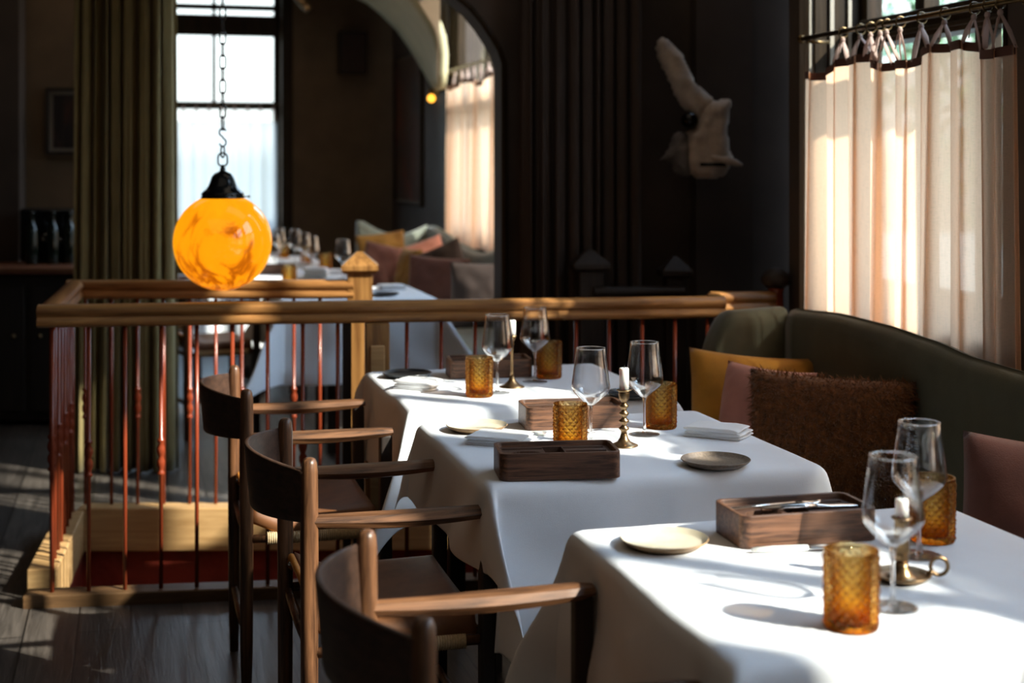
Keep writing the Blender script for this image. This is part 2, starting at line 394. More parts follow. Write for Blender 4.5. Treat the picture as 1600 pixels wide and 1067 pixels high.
bm = NB(); prism(bm, [(-6.5, q0.y), (q0.x, q0.y), (q1.x, q1.y), (-6.5, q1.y)], 3.5, 3.6); struct('ceiling', bm, ceil_m)

# stairwell lining: pale oak fascia boards with red painted plaster below
bm = NB()
def wallseg(bm, a, b, th, z0, z1, side=1):
    a, b = Vector((a[0], a[1], 0)), Vector((b[0], b[1], 0)); d = (b-a).normalized(); n = Vector((-d.y, d.x, 0))*side*th
    prism(bm, [tuple(a)[:2], tuple(b)[:2], tuple(b+n)[:2], tuple(a+n)[:2]], z0, z1)
wallseg(bm, wl1, wr1, .06, -2.4, -.108); wallseg(bm, wl0, wl1, .06, -2.4, -.108); wallseg(bm, wr1, wr0, .06, -2.4, -.108); wallseg(bm, wr0, wl0, .06, -2.4, -.108)
struct('wall_stairwell', bm, redpaint)
bm = NB(); box(bm, (-.5, 5.2, -2.45), (3.4, 1.8, .1)); struct('floor_stairwell', bm, wall_dark)
bm = NB(); wallseg(bm, (wl1[0]-.01, wl1[1]-.035), (wr1[0], wr1[1]-.035), .10, -.104, .066)
struct('trim_1', bm, oak_kerb, bevel=.006)
bm = NB(); wallseg(bm, (wl0[0]+.02, wl0[1]+.05), (wl1[0]+.02, wl1[1]-.04), .10, -.104, .062)
struct('trim_2', bm, oak_kerb, bevel=.006)
bm = NB(); wallseg(bm, (RN0.x-.07, RN0.y-.045), (RN1.x+.02, RN1.y-.045), .09, -.104, .012)
struct('trim_3', bm, oak_shaded, bevel=.006)
# red ledge on the well's far wall
bm = NB(); wallseg(bm, (wl1[0]+.28, wl1[1]-.03), (wr1[0], wr1[1]-.03), .03, -.33, -.30); struct('trim_4', bm, redpaint, bevel=.004)

# window wall with openings
def uv_box(bm, t0, t1, d0, d1, z0, z1):
    p = [W(t0, d0, 0), W(t1, d0, 0), W(t1, d1, 0), W(t0, d1, 0)]; prism(bm, [(q.x, q.y) for q in p], z0, z1)
def window_wall(name, t0, t1, wins, m):
    bm = NB(); c = t0
    for (a, b) in sorted(wins):
        uv_box(bm, c, a, 0, .26, FZ, 3.5)
        uv_box(bm, a, b, 0, .26, FZ, WZ0); uv_box(bm, a, b, 0, .26, WZ1, 3.5); c = b
    uv_box(bm, c, t1, 0, .26, FZ, 3.5)
    return struct(name, bm, m)
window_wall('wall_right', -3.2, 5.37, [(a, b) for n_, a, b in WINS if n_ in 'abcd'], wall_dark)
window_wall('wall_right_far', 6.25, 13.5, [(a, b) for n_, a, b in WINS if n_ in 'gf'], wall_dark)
def window(idx, t0, t1, npane, fm=frame_wood, d0=.17):
    bm = NB(); d1 = d0+.06
    uv_box(bm, t0, t0+.05, d0, d1, WZ0, WZ1); uv_box(bm, t1-.05, t1, d0, d1, WZ0, WZ1)
    uv_box(bm, t0+.05, t1-.05, d0, d1, WZ0, WZ0+.07); uv_box(bm, t0+.05, t1-.05, d0, d1, WZ1-.06, WZ1)
    uv_box(bm, t0+.05, t1-.05, d0-.03, d1+.01, 1.83, 1.92); uv_box(bm, t0+.05, t1-.05, d0-.045, d0-.03, 1.845, 1.86); uv_box(bm, t0+.05, t1-.05, d0-.045, d0-.03, 1.88, 1.895)
    wd = (t1-t0-.1)/npane
    for k in range(1, npane):
        c = t0+.05+wd*k; uv_box(bm, c-.028, c+.028, d0, d1, WZ0, WZ1)
    uv_box(bm, t1-.012, t1, -.01, d0, WZ0, WZ1); uv_box(bm, t0, t0+.012, -.01, d0, WZ0, WZ1)
    fo = struct('window_%d' % idx, bm, fm, bevel=.004)
    for k in range(npane):
        bm = NB(); a, b = t0+.05+wd*k, t0+.05+wd*(k+1)
        for z0, z1 in ((WZ0+.07, 1.83), (1.92, WZ1-.06)):
            uv_box(bm, a+.02, b-.02, d0+.028, d0+.032, z0, z1)
        link('pane', bm, pane_m, fo, smooth=False)
    bm = NB(); uv_box(bm, t0-.0, t1+.0, -.03, d0, WZ0-.03, WZ0); link('window_sill', bm, fm, fo, smooth=False)
    return fo
for k, (n_, a, b) in enumerate(WINS): window(k+1, a, b, 3 if n_ == 'f' else 2 if n_ != 'a' else 3, frame_wood, .01 if n_ == 'f' else .17)
# pale painted reveal and casing at the far side of the near window
bm = NB(); uv_box(bm, 5.158, 5.235, -.025, -.001, .4, WZ1+.08); uv_box(bm, 5.19, 5.20, -.032, -.025, .4, WZ1+.08)
uv_box(bm, 5.138, 5.147, .045, .060, WZ0, WZ1); uv_box(bm, 5.138, 5.147, .115, .128, WZ0, WZ1)
struct('trim_5', bm, frame_pale)
# return wall and sculpture wall
PW0, PW1 = Vector((-.033, 5.98, 0)), Vector((1.36, 6.20, 0))
def facing(name, a, b, th, z0, z1, m, side=1, **kw):
    bm = NB(); wallseg(bm, a, b, th, z0, z1, side); return struct(name, bm, m, **kw)
c0 = W(5.37, 0, 0)
facing('wall_return', (c0.x, c0.y), (1.34, 6.14), .12, FZ, 3.5, wall_dark, -1)
# partition with a shallow-arched opening to its left (one plate with thickness)
bm = NB()
pd = (PW1-PW0).normalized(); pn = Vector((-pd.y, pd.x, 0))
def part_pt(s, z, back=0): q = PW0+pd*s+pn*back; return Vector((q.x, q.y, z))
arc = [(0, 1.84), (-.02, 1.90), (-.05, 1.95), (-.09, 2.01), (-.14, 2.07), (-.20, 2.12), (-.30, 2.20), (-.50, 2.33), (-.85, 2.48), (-1.4, 2.60), (-2.1, 2.66), (-2.8, 2.62), (-3.4, 2.5)]
def pblock(qs):
    a_ = [bm.verts.new(part_pt(s, z)) for s, z in qs]; b_ = [bm.verts.new(part_pt(s, z, .30)) for s, z in qs]; n = len(qs)
    bm.faces.new(a_); bm.faces.new(b_[::-1])
    for i in range(n): bm.faces.new((a_[i], a_[(i+1) % n], b_[(i+1) % n], b_[i]))
pblock([(0, FZ), (1.41, FZ), (1.41, 3.5), (0, 3.5)])
for (s0, z0), (s1, z1) in zip(arc[:-1], arc[1:]): pblock([(s1, z1), (s0, z0), (s0, 3.5), (s1, 3.5)])
pblock([(-6.3, FZ), (-3.4, FZ), (-3.4, 3.5), (-6.3, 3.5)]) if False else None
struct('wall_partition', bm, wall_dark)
bm = NB(); tube(bm, [part_pt(s, z, -.01) for s, z in [(0, FZ), (0, .9)]+arc], .014, 6); struct('trim_6', bm, frame_wood)

# back wall of the far room
def back_pt(x):  # where the camera ray through column x meets the back wall
    k = (x-800)/F; Y = 13.37/(1-.269*k); return Vector((k*Y, Y, 0))
bm = NB()
B_l, B_r = Vector((-4.4, 13.37-.269*4.4, 0)), W(13.35, .1, 0); B_r = Vector((B_r.x, 13.37+.269*B_r.x, 0))
wl, wr = back_pt(236), back_pt(440); bd = (wr-wl).normalized(); bn = Vector((-bd.y, bd.x, 0))
fz = lambda y: CZ-(y-HZ)*12.68/F
FW0, FW1 = .85, 3.2
def back_box(bm, a, b, d0, d1, z0, z1):
    prism(bm, [tuple((p+bn*q)[:2]) for p, q in ((a, d0), (b, d0), (b, d1), (a, d1))], z0, z1)
back_box(bm, B_l, wl, 0, .3, FZ, 3.5); back_box(bm, wr, B_r, 0, .3, FZ, 3.5); back_box(bm, wl, wr, 0, .3, FZ, FW0); back_box(bm, wl, wr, 0, .3, FW1, 3.5)
struct('wall_back', bm, wall_m)
bm = NB()
def bpx(x): return back_pt(x)
def vbar(x0, x1, z0, z1, d0=.12, d1=.18): back_box(bm, bpx(x0), bpx(x1), d0, d1, z0, z1)
vbar(236, 262, FW0, FW1); vbar(430, 440, FW0, FW1); vbar(333, 338.5, fz(163), FW1)
back_box(bm, bpx(262), bpx(430), .10, .18, fz(170), fz(158)); back_box(bm, bpx(262), bpx(430), .10, .18, fz(54), fz(21)); back_box(bm, bpx(262), bpx(430), .12, .18, fz(13), fz(4))
back_box(bm, bpx(262), bpx(430), .12, .18, FW1-.05, FW1); back_box(bm, bpx(262), bpx(430), .12, .18, FW0, FW0+.06)
fw = struct('window_7', bm, frame_wood, bevel=.004)
bm = NB(); back_box(bm, bpx(262), bpx(430), .148, .152, FW0+.06, FW1-.05); link('pane', bm, pane_m, fw, smooth=False)
bm = NB(); back_box(bm, bpx(440), bpx(457), -.03, -.001, FZ, FW1+.1); back_box(bm, bpx(220), bpx(236), -.03, -.001, FZ, FW1+.1); back_box(bm, bpx(225), bpx(452), -.03, -.001, FW1, FW1+.1)
struct('trim_7', bm, frame_wood)
portal((wl+wr)/2+bn*.25+Z*(FW0+FW1)/2, -bn, (wr-wl).length, FW1-FW0)
# left wall of the far room, seen beside the olive drape, and its return
facing('wall_left', (-6.4, 8.5), (-2.28, 8.5), .15, FZ, 3.5, wall_m)
facing('wall_left_return', (-2.28, 8.66), (-4.35, 12.3), .15, FZ, 3.5, wall_m)
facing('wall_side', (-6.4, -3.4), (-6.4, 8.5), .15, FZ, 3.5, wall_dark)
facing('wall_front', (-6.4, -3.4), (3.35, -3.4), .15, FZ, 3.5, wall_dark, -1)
facing('wall_niche', (-6.3, 8.37), (P(30, 0, 8.37).x, 8.37), .11, FZ, 3.5, wall_dark)
# curved plaster arch at the window wall of the far room: a vault springing from one point
bm = NB()
front = [P(x, y, 9.75) for x, y in ((560, -130), (610, -60), (640, -20), (655, 5), (668, 25), (678, 42), (684, 60), (687, 85), (686, 112), (683, 135))]
back = [P(x, y, 11.3) for x, y in ((450, -50), (505, -22), (545, -8), (574, 6), (596, 24), (620, 48), (638, 74), (656, 104), (669, 127), (681, 148))]
rows = [[bm.verts.new(f.lerp(b_, k/6) + Z*0) for k in range(7)] for f, b_ in zip(front, back)]
for i in range(len(rows)-1):
    for k in range(6): bm.faces.new((rows[i][k], rows[i+1][k], rows[i+1][k+1], rows[i][k+1]))
o = struct('wall_vault', bm, plaster_green, smooth=True); solid(o, .06, 1)
bm = NB()   # spandrel face in front of the vault
fr_ = [P(x, y, 9.74) for x, y in ((560, -130), (610, -60), (640, -20), (655, 5), (668, 25), (678, 42), (684, 60), (687, 85), (686, 112), (683, 135))]
vs = [bm.verts.new(p) for p in fr_]; ws = [bm.verts.new(Vector((p.x+.001*i, p.y+.02, 3.49))) for i, p in enumerate(fr_)]
for i in range(len(vs)-1): bm.faces.new((vs[i], vs[i+1], ws[i+1], ws[i]))
struct('wall_spandrel', bm, wall_m)
bm = NB(); uv_box(bm, 10.95, 11.2, -.06, -.001, FZ, 3.5); struct('trim_8', bm, frame_wood)
# ceiling beam of the far room
bm = NB(); back_box(bm, bpx(180), bpx(640), -.9, -.6, 2.93, 3.5); struct('trim_9', bm, ceil_m)
# outside ground
bm = NB(); prism(bm, [(4.6, -20), (60, -20), (60, 60), (-3, 60), (-3, 22), (1.4, 22)], -1.6, -1.5); struct('ground', bm, ground_m)

# ================================================================== STAIR RAILING
rail = thing('stair_railing', 'oak handrail on slim red iron balusters around the stair opening', 'railing')
def handrail(a, b, top=.959, name='handrail', ext=.03):
    a, b = Vector((a[0], a[1], 0)), Vector((b[0], b[1], 0)); d = (b-a).normalized(); n = Vector((-d.y, d.x, 0)); L = (b-a).length
    prof = [(-.020, 0), (-.030, .004), (-.034, .013), (-.033, .022), (-.026, .030), (-.024, .034), (-.029, .038), (-.035, .048), (-.035, .058), (-.028, .067), (-.014, .073), (0, .075)]
    prof = prof + [(-x, z) for x, z in prof[-2::-1]]
    bm = NB(); R = []
    for q in (-ext, L+ext):
        R.append([bm.verts.new((q, x, z)) for x, z in prof])
    k = len(prof)
    for i in range(k): bm.faces.new((R[0][i], R[0][(i+1) % k], R[1][(i+1) % k], R[1][i]))
    bm.faces.new(R[0]); bm.faces.new(R[1][::-1])
    o = link(name, bm, oak, rail, True); o.location = (a.x, a.y, top-.075); o.rotation_euler = (0, 0, math.atan2(d.y, d.x))
    es = o.modifiers.new('es', 'EDGE_SPLIT'); es.split_angle = math.radians(50)
    return o
handrail(RN0, RN1); handrail(RN0, RF0, ext=.0); handrail(RF0, (-.66, 5.675))
RB0 = Vector((.735, 5.14, 0)); RB1 = Vector((.93, 5.16, 0))
handrail(RB0, RB1, ext=.02); handrail(RN1, RB0, ext=-.01); hr_ = handrail((.36, 5.70), (.66, 5.71), .93); hr_.data.materials.clear(); hr_.data.materials.append(ebony)  # last piece gets dark wood in place of the shade on it
def baluster_bm(zb, knot):
    bm = NB(); r = .0068
    if knot is None: prof = [(r, zb), (r, .89)]
    else:
        k = knot; pr = [(0, r), (.004, .012), (.010, .013), (.016, .008), (.024, .0085), (.036, .0135), (.050, .0135), (.062, .008), (.070, .011), (.082, .0145), (.094, .013), (.108, .0075), (.114, .0125), (.121, .012), (.126, r)]
        prof = [(r, zb)] + [(q, k+z) for z, q in pr] + [(r, .89)]
    lathe(bm, prof, 12); return bm
cache = {}
def baluster(p, zb, knot):
    key = (round(zb, 3), knot)
    if key not in cache:
        o = link('baluster', baluster_bm(zb, knot), ironred, rail); cache[key] = o
    else:
        o = cache[key].copy(); COL.objects.link(o)
    o.location = (p.x, p.y, 0)
dn = RN1-RN0; L = dn.length
n = int(L/.1165)
for i in range(n+1):
    p = RN0+dn*((i+.12)*.1165/L)
    if (p-RN0).length > L: break
    baluster(p, -.02, .385 if i % 2 == 1 else None)
ds = RF0-RN0
for i in range(1, 9): baluster(RN0+ds*(i/9.0), -.02, .385+.03*0 if i % 2 else None)
df = Vector((-.66, 5.675, 0))-RF0; Lf = df.length
for i in range(10): baluster(RF0+df*((i*.1035+.04)/Lf), .06, .405 if i % 2 == 0 else None)
for q in (.35, .8): baluster(RB0.lerp(RB1, q), -.02, None)
baluster(RN1.lerp(RB0, .1), -.02, None)
def newel(p, wd, zt, m, capm, name='newel_post', pyramid=True, zb=-.1):
    bm = NB(); box(bm, (0, 0, (zt+zb)/2), (wd, wd, zt-zb)); o = link(name, bm, m, rail, False, .004); o.location = (p.x, p.y, 0); o.rotation_euler = (0, 0, math.radians(6))
    if pyramid:
        bm = NB(); h = wd*.73
        lv = [(h*.85, zt), (h, zt+.012), (h, zt+.030), (h*.92, zt+.036), (.01, zt+.085)]
        rings = [[bm.verts.new((sx*a_, sy*a_, z)) for sx, sy in ((1, 1), (-1, 1), (-1, -1), (1, -1))] for a_, z in lv]
        for i in range(len(rings)-1):
            for k in range(4): bm.faces.new((rings[i][k], rings[i][(k+1) % 4], rings[i+1][(k+1) % 4], rings[i+1][k]))
        bm.faces.new(rings[0]); bm.faces.new(rings[-1])
        c = link('post_cap', bm, capm, o, False)
    return o
newel(Vector((-.61, 5.70, 0)), .10, .985, oak_z, oak_z)
newel(Vector((.315, 5.74, 0)), .10, .99, ebony, ebony); newel(Vector((.66, 5.76, 0)), .085, .96, ebony, ebony)  # shade on these two posts is put into their dark wood
# panelled support post under the near rail
pp = RN0+dn*(1.078/L) + Vector((-dn.y, dn.x, 0)).normalized()*.0
pq = newel(pp, .082, .884, oak_z, oak_z, 'panelled_post', False); pq.rotation_euler = (0, 0, math.radians(7.5))
bm = NB(); box(bm, (0, -.044, .44), (.05, .010, .74)); o = link('raised_panel', bm, oak_kerb, pq, False, .004)
o2 = newel(pp+Vector((-.105, .03, 0)), .03, .884, ebony, ebony, 'newel_shade_strip', False)  # added dark strip for the shaded side of the oak newel
# turned end post at the wall
bm = NB(); lathe(bm, [(.030, -.03), (.030, .80), (.036, .82), (.028, .86), (.026, .95), (.030, .97)], 24)
o = link('turned_end_post', bm, ironred, rail); o.location = (P(1213, 0, 5.16).x, 5.17, 0)
bm = NB(); lathe(bm, [(.030, .97), (.050, .985), (.054, 1.0), (.046, 1.02), (.026, 1.038), (.001, 1.045)], 24); link('post_cap', bm, ebony, o)

# ================================================================== TABLES AND CLOTHS
TW, TD = .73, .70
def make_table():
    r = thing('dining_table', 'x', 'table')
    bm = NB(); box(bm, (0, 0, .722), (TW-.02, TD-.02, .03)); link('tabletop', bm, walnut, r, False, .004)
    for sx in (-1, 1):
        for sy in (-1, 1):
            bm = NB(); box(bm, (sx*.12, sy*(TD/2-.12), (.707+FZ)/2), (.05, .05, .707-FZ)); link('leg', bm, ebony, r, False, .003)
    return r
proto_table = None
def cloth_bm(oL, oR, oF, oB, seed=0, kfl=.45, flx=.3, kbl=.5, N=84, dz=0, bulge=.012):
    """tablecloth: flat top, hanging sides with soft edge, cone folds at the four corners. local x = v, y = u"""
    bm = NB(); hx, hy = TW/2+.004, TD/2+.004; rd = .022
    def hang(d):       # arc length past the edge -> (outwards, down)
        if d < rd*PI/2: a_ = d/rd; return rd*math.sin(a_)-0, rd*(1-math.cos(a_))
        q = d-rd*PI/2; return rd+q*.05, rd+q*.995
    def edges(lo, hi, o0, o1, n):
        return None
    def axis(h, o0, o1):
        L = []
        for k in range(18, 0, -1): L.append(-h-o0*(k/18)**1.1)
        for k in range(31): L.append(-h+2*h*k/30)
        for k in range(1, 19): L.append(h+o1*(k/18)**1.1)
        return L
    A = axis(hx, oL, oR); B = axis(hy, oF, oB)
    def f(a_, b_):
        dx = max(abs(a_)-hx, 0); dy = max(abs(b_)-hy, 0); sx = 1 if a_ > 0 else -1; sy = 1 if b_ > 0 else -1
        x = max(-hx, min(hx, a_)); y = max(-hy, min(hy, b_)); z = .75
        nz = noise.noise(Vector((a_*6+seed*7, b_*6, seed)))
        if dx == 0 and dy == 0:
            z += .0016*noise.noise(Vector((a_*9, b_*9, seed+3))) + .0022*math.exp(-((a_-.05)/.008)**2) + .0022*math.exp(-((b_+.03)/.008)**2) + .0022*math.exp(-((a_+.22)/.008)**2)
            return Vector((x, y, z))
        r = math.hypot(dx, dy); out, dn_ = hang(r); phi = math.atan2(dy, dx)
        wv = 0
        if dx > 0 and dy == 0:
            ln = b_; wv = math.sin(ln*13+seed*2.1+.8*math.sin(ln*7+seed))*.5+.5
            out += r*.12*wv + bulge*nz*r*9; return Vector((x+sx*out, y+r*.05*math.cos(ln*13+seed), z-dn_))
        if dy > 0 and dx == 0:
            ln = a_; wv = math.sin(ln*12+seed*1.3+.9*math.sin(ln*8+seed*2))*.5+.5
            out += r*.12*wv + bulge*nz*r*9; return Vector((x+r*.05*math.cos(ln*12+seed), y+sy*out, z-dn_))
        k = kbl; dirx, diry = .707, .707
        if sx < 0 and sy < 0: k = kfl; dirx, diry = flx, math.sqrt(1-flx*flx)
        g = math.sin(2*phi)**1.3
        wx = math.sin(sy*hy*13+seed*2.1+.8*math.sin(sy*hy*7+seed))*.5+.5; wy = math.sin(sx*hx*12+seed*1.3+.9*math.sin(sx*hx*8+seed*2))*.5+.5
        bo = out + r*.12*(wx*(1-phi/(PI/2))+wy*phi/(PI/2)) + bulge*nz*r*9
        ox = bo*math.cos(phi); oy = bo*math.sin(phi)
        e_ = k*r*g*(.7+.3*min(1, r/.25)); ox += e_*dirx; oy += e_*diry
        zz = z - dn_*(1-.42*k*k*g*2*.5)
        return Vector((x+sx*ox, y+sy*oy, zz))
    vs = [[bm.verts.new(f(a_, b_)) for b_ in B] for a_ in A]
    for i in range(len(A)-1):
        for j in range(len(B)-1): bm.faces.new((vs[i][j], vs[i+1][j], vs[i+1][j+1], vs[i][j+1]))
    return bm
def table(FL, label_t, label_c, kw, group_t, group_c):
    global proto_table
    c = Vector((FL[0], FL[1], 0)) + V*(TW/2) + U*(TD/2)
    if proto_table is None:
        proto_table = make_table(); r = proto_table; r.location = c; r.rotation_euler = (0, 0, ANG)
    else: r = dup(proto_table, c, ANG)
    r['label'] = label_t; r['group'] = group_t
    o = link('tablecloth', cloth_bm(**kw), linen_white); solid(o, .0015, 1); sb = o.modifiers.new('sub', 'SUBSURF'); sb.levels = 1; sb.render_levels = 1
    o.location = c; o.rotation_euler = (0, 0, ANG); tag(o, label_c, 'tablecloth', group_c)
    return c
GT, GC = 'cloth covered tables along the near banquette', 'white cloths on the near tables'
table((.315, 1.919), 'square table under white cloth, nearest the camera, at lower right', 'white cloth draped over the nearest table, at lower right', dict(oL=.30, oR=.24, oF=.3, oB=.26, seed=1, flx=.707, kbl=.28), GT, GC)
table((-.034, 2.984), 'square table under white cloth, middle one of the near row', 'white cloth on the middle near table, long pointed front corner hanging', dict(oL=.20, oR=.28, oF=.36, oB=.16, seed=2, kfl=.42, flx=-.35, kbl=.22), GT, GC)
table((-.263, 3.89), 'square table under white cloth, closest to the handrail', 'white cloth on the table closest to the handrail, sunlit front fold', dict(oL=.25, oR=.3, oF=.31, oB=.05, seed=3, kfl=.5, flx=.55, kbl=.5), GT, GC)
GT2, GC2 = 'tables beyond the stair opening', 'white cloths on the tables beyond the stair opening'
FT = []
for (fr_x, fr_y), lt, lc in (((-.40, 7.13), 'square clothed table just behind the oak newel post', 'white cloth on the table just behind the oak newel post'),
                            ((-.995, 8.5), 'square clothed table beyond the stairs with several glasses, middle of its row', 'white cloth on the middle table beyond the stairs, right of the amber lamp'),
                            ((-1.305, 9.7), 'square clothed table farthest away, before the bright window', 'white cloth on the farthest table, before the bright window')):
    fl = Vector((fr_x, fr_y, 0))-V*TW
    FT.append(table((fl.x, fl.y), lt, lc, dict(oL=.3, oR=.3, oF=.42, oB=.3, seed=fr_y, kfl=.5, flx=.7), GT2, GC2))

# ================================================================== CHAIRS
def make_chair():
    r = thing('dining_armchair', 'x', 'chair')
    zt = .82; za = .683; zs = .465
    for sy in (-1, 1):
        bm = NB(); lathe(bm, [(.013, FZ), (.017, .15), (.0180, .40), (.0188, .62), (.0175, zt-.03), (.0155, zt-.012), (.012, zt-.003), (.005, zt)], 20)
        o = link('rear_leg', bm, walnut, r); o.location = (-.21, sy*.235, 0)
        bm = NB(); box(bm, (0, 0, (za+FZ)/2), (.034, .036, za-FZ)); o = link('front_leg', bm, ebony, r, False, .007); o.location = (.163, sy*.240, 0)
        # arm: flattened, swelling in the middle, with a blunt forward end
        pts, rx, rz_ = [], [], []
        for k in range(15):
            q = k/14; pts.append((-.21+.392*q, sy*(.235+.005*q), za+.007-.006*math.sin(PI*q))); rx.append(.013+.015*math.sin(PI*min(1, q*.62+.05))); rz_.append(.013+.006*math.sin(PI*q))
        rx[-1] *= .8; rz_[-1] *= .75
        bm = NB(); tube(bm, pts, rx, 8, ry=rz_); a_ = link('armrest', bm, walnut_x, r); es = a_.modifiers.new('es', 'EDGE_SPLIT'); es.split_angle = math.radians(38)
        # side rail wrapped in paper cord
        bm = NB(); tube(bm, [(-.21, sy*.235, zs-.045), (.155, sy*.240, zs-.045)], .011, 10); link('side_rail', bm, walnut, r)
        bm = NB(); L_ = .27; nn = 50; pts = []; rr = []
        for k in range(nn*4+1): q = k/(nn*4); pts.append((-.155+L_*q, sy*.237, zs-.045)); rr.append(.0165+.0018*math.cos(q*nn*2*PI))
        tube(bm, pts, rr, 12); link('cord_wrapping', bm, cord, r)
    for x, z in ((-.21, .16), (.155, .20), (-.205, zs-.05), (.155, zs-.05)):
        bm = NB(); tube(bm, [(x, -.235, z), (x, 0, z), (x, .235, z)], [.009, .013, .009], 10); link('stretcher', bm, walnut, r)
    # bent back panel wrapping behind the rear posts
    bm = NB(); H = .135
    def bk(i, j):
        th = (i-.5)*2; y = .247*th; x = -.208-.104*math.cos(th*PI/2)**.8 if abs(th) < 1 else -.208
        h = H*(.80+.20*math.cos(th*PI/2)); return Vector((x-.012*(j-.5), y, .742+(j-.5)*h))
    grid(bm, 40, 8, bk); o = link('backrest', bm, walnut_back, r); solid(o, .010, 0); bv = o.modifiers.new('b', 'BEVEL'); bv.width = .003; bv.segments = 2
    # leather seat: slung over the side rails, curling up at the back
    def st(i, j, lift=0):
        x = -.195+.335*i; y = (j-.5)*.46; e_ = abs(j-.5)*2
        z = zs-.022*(1-e_**2.2)*math.sin(PI*min(1, i*.9+.1)) + .045*max(0, .22-i)/.22*(1-.3*e_)
        z -= .035*max(0, (e_-.93)/.07)
        return Vector((x, y, z))
    bm = NB(); grid(bm, 24, 30, st); o = link('leather_seat', bm, leather, r); solid(o, .014, 1)
    bm = NB()
    for sy in (0, 1):
        tube(bm, [st(i/16, .012 if sy == 0 else .988)+Vector((0, -.006 if sy == 0 else .006, -.004)) for i in range(17)], .0085, 8)
    tube(bm, [st(0, j/16)+Vector((-.004, 0, .004)) for j in range(17)], .0085, 8)
    s_ = link('seat_lit_edge', bm, leather_lit, r)
    for sy in (-1, 1):
        bm = NB(); lathe(bm, [(.0065, -.003), (.0065, .001), (.004, .004), (.001, .005)], 12); o = link('metal_stud', bm, steel, r); o.location = (-.203, sy*.20, zs+.02); o.rotation_euler = (0, -PI/2, 0)
    return r
GCH = 'armchairs along the near tables'
ch = make_chair()
def chair_pos(x, y): return Vector((x, y, 0))
ch.location = chair_pos(-.768+.203, 4.015+.054); ch.rotation_euler = (0, 0, ANG)
ch['label'] = 'walnut armchair with curved back, farthest of three, near the iron balusters'; ch['group'] = GCH
dup(ch, chair_pos(-.475+.203, 3.133+.054), ANG, 'walnut armchair with curved back, middle one, facing the middle table', GCH)
dup(ch, chair_pos(-.178+.203, 2.11+.054), ANG, 'walnut armchair nearest the camera, sunlit armrest, back turned to us', GCH)
GCF = 'armchairs at the tables beyond the stairs'
cf = FT[1]; dup(ch, P(330, 700, 7.75)*Vector((1, 1, 0)) if False else Vector((-1.62, 7.75, 0)), ANG+.2, 'dark armchair beyond the stairs, left of the table behind the newel', GCF)
dup(ch, Vector((-2.15, 8.95, 0)), ANG, 'dark armchair half hidden behind the amber lamp, at the middle far table', GCF)

# ================================================================== TABLEWARE
def make_glass():
    r = thing('wine_glass', 'x', 'glass')
    th = .0011
    outer = [(.005, .0915), (.010, .094), (.020, .102), (.032, .113), (.0425, .125), (.0462, .133), (.0465, .139), (.0448, .152), (.041, .180), (.0375, .205), (.0350, .2275)]
    inner = [(max(q-th, .0005), z+(.002 if i < 3 else 0)) for i, (q, z) in enumerate(outer)][::-1]
    def sm(pr):
        out = []
        for i in range(len(pr)-1):
            for k in range(2): q = k/2; out.append((pr[i][0]*(1-q)+pr[i+1][0]*q, pr[i][1]*(1-q)+pr[i+1][1]*q))
        return out+[pr[-1]]
    bm = NB(); lathe(bm, [(.0006, .0915)]+outer+[(.0346, .2285)]+inner, 40); link('bowl', bm, wine_m, r)
    bm = NB(); torus(bm, (0, 0, .2282), .0347, .0009, n=40, k=8); link('rim', bm, stem_m, r)
    bm = NB(); lathe(bm, [(.0075, .0035), (.0045, .012), (.0034, .03), (.0033, .06), (.0038, .08), (.0055, .089), (.009, .0945), (.0008, .0950)], 16); link('stem', bm, stem_m, r)
    bm = NB(); lathe(bm, [(.0005, .0006), (.034, .0006), (.0375, .0012), (.0375, .0020), (.030, .0027), (.012, .0040), (.006, .0060), (.0004, .0062)], 40); link('foot', bm, stem_m, r)
    return r
def make_tumbler():
    bm = NB(); H = .113; R = .0395; n = 192; m_ = 72; nd = 32
    def dsp(a, z):
        if z < .003 or z > H-.006: return 0
        u_ = a/(2*PI)*nd; v_ = z/.0078
        A = abs(2*((u_/2+v_/2) % 1)-1); B = abs(2*((u_/2-v_/2) % 1)-1)
        return .0036*min(A, B)-.0012
    pr = [(R*.55, .0), (R*.93, .0)] + [(R*(.97+.03*k/m_), .002+(H-.002)*k/m_) for k in range(m_+1)]
    inn = [(R-.0030, H), (R-.0034, H*.5), (R-.004, .014), (R-.009, .011), (.001, .0105)]
    # outer skin with pressed diamonds, inner skin smooth
    rings = []
    for i, (r_, z) in enumerate(pr+inn):
        ring = []
        for k in range(n):
            a_ = 2*PI*k/n; q = r_+(dsp(a_, z) if i < len(pr) else 0)
            ring.append(bm.verts.new((q*math.cos(a_), q*math.sin(a_), z)))
        rings.append(ring)
    for i in range(len(rings)-1):
        for k in range(n): bm.faces.new((rings[i][k], rings[i][(k+1) % n], rings[i+1][(k+1) % n], rings[i+1][k]))
    bm.faces.new(rings[0]); bm.faces.new(rings[-1])
    return link('tumbler', bm, amber_m, None, False)
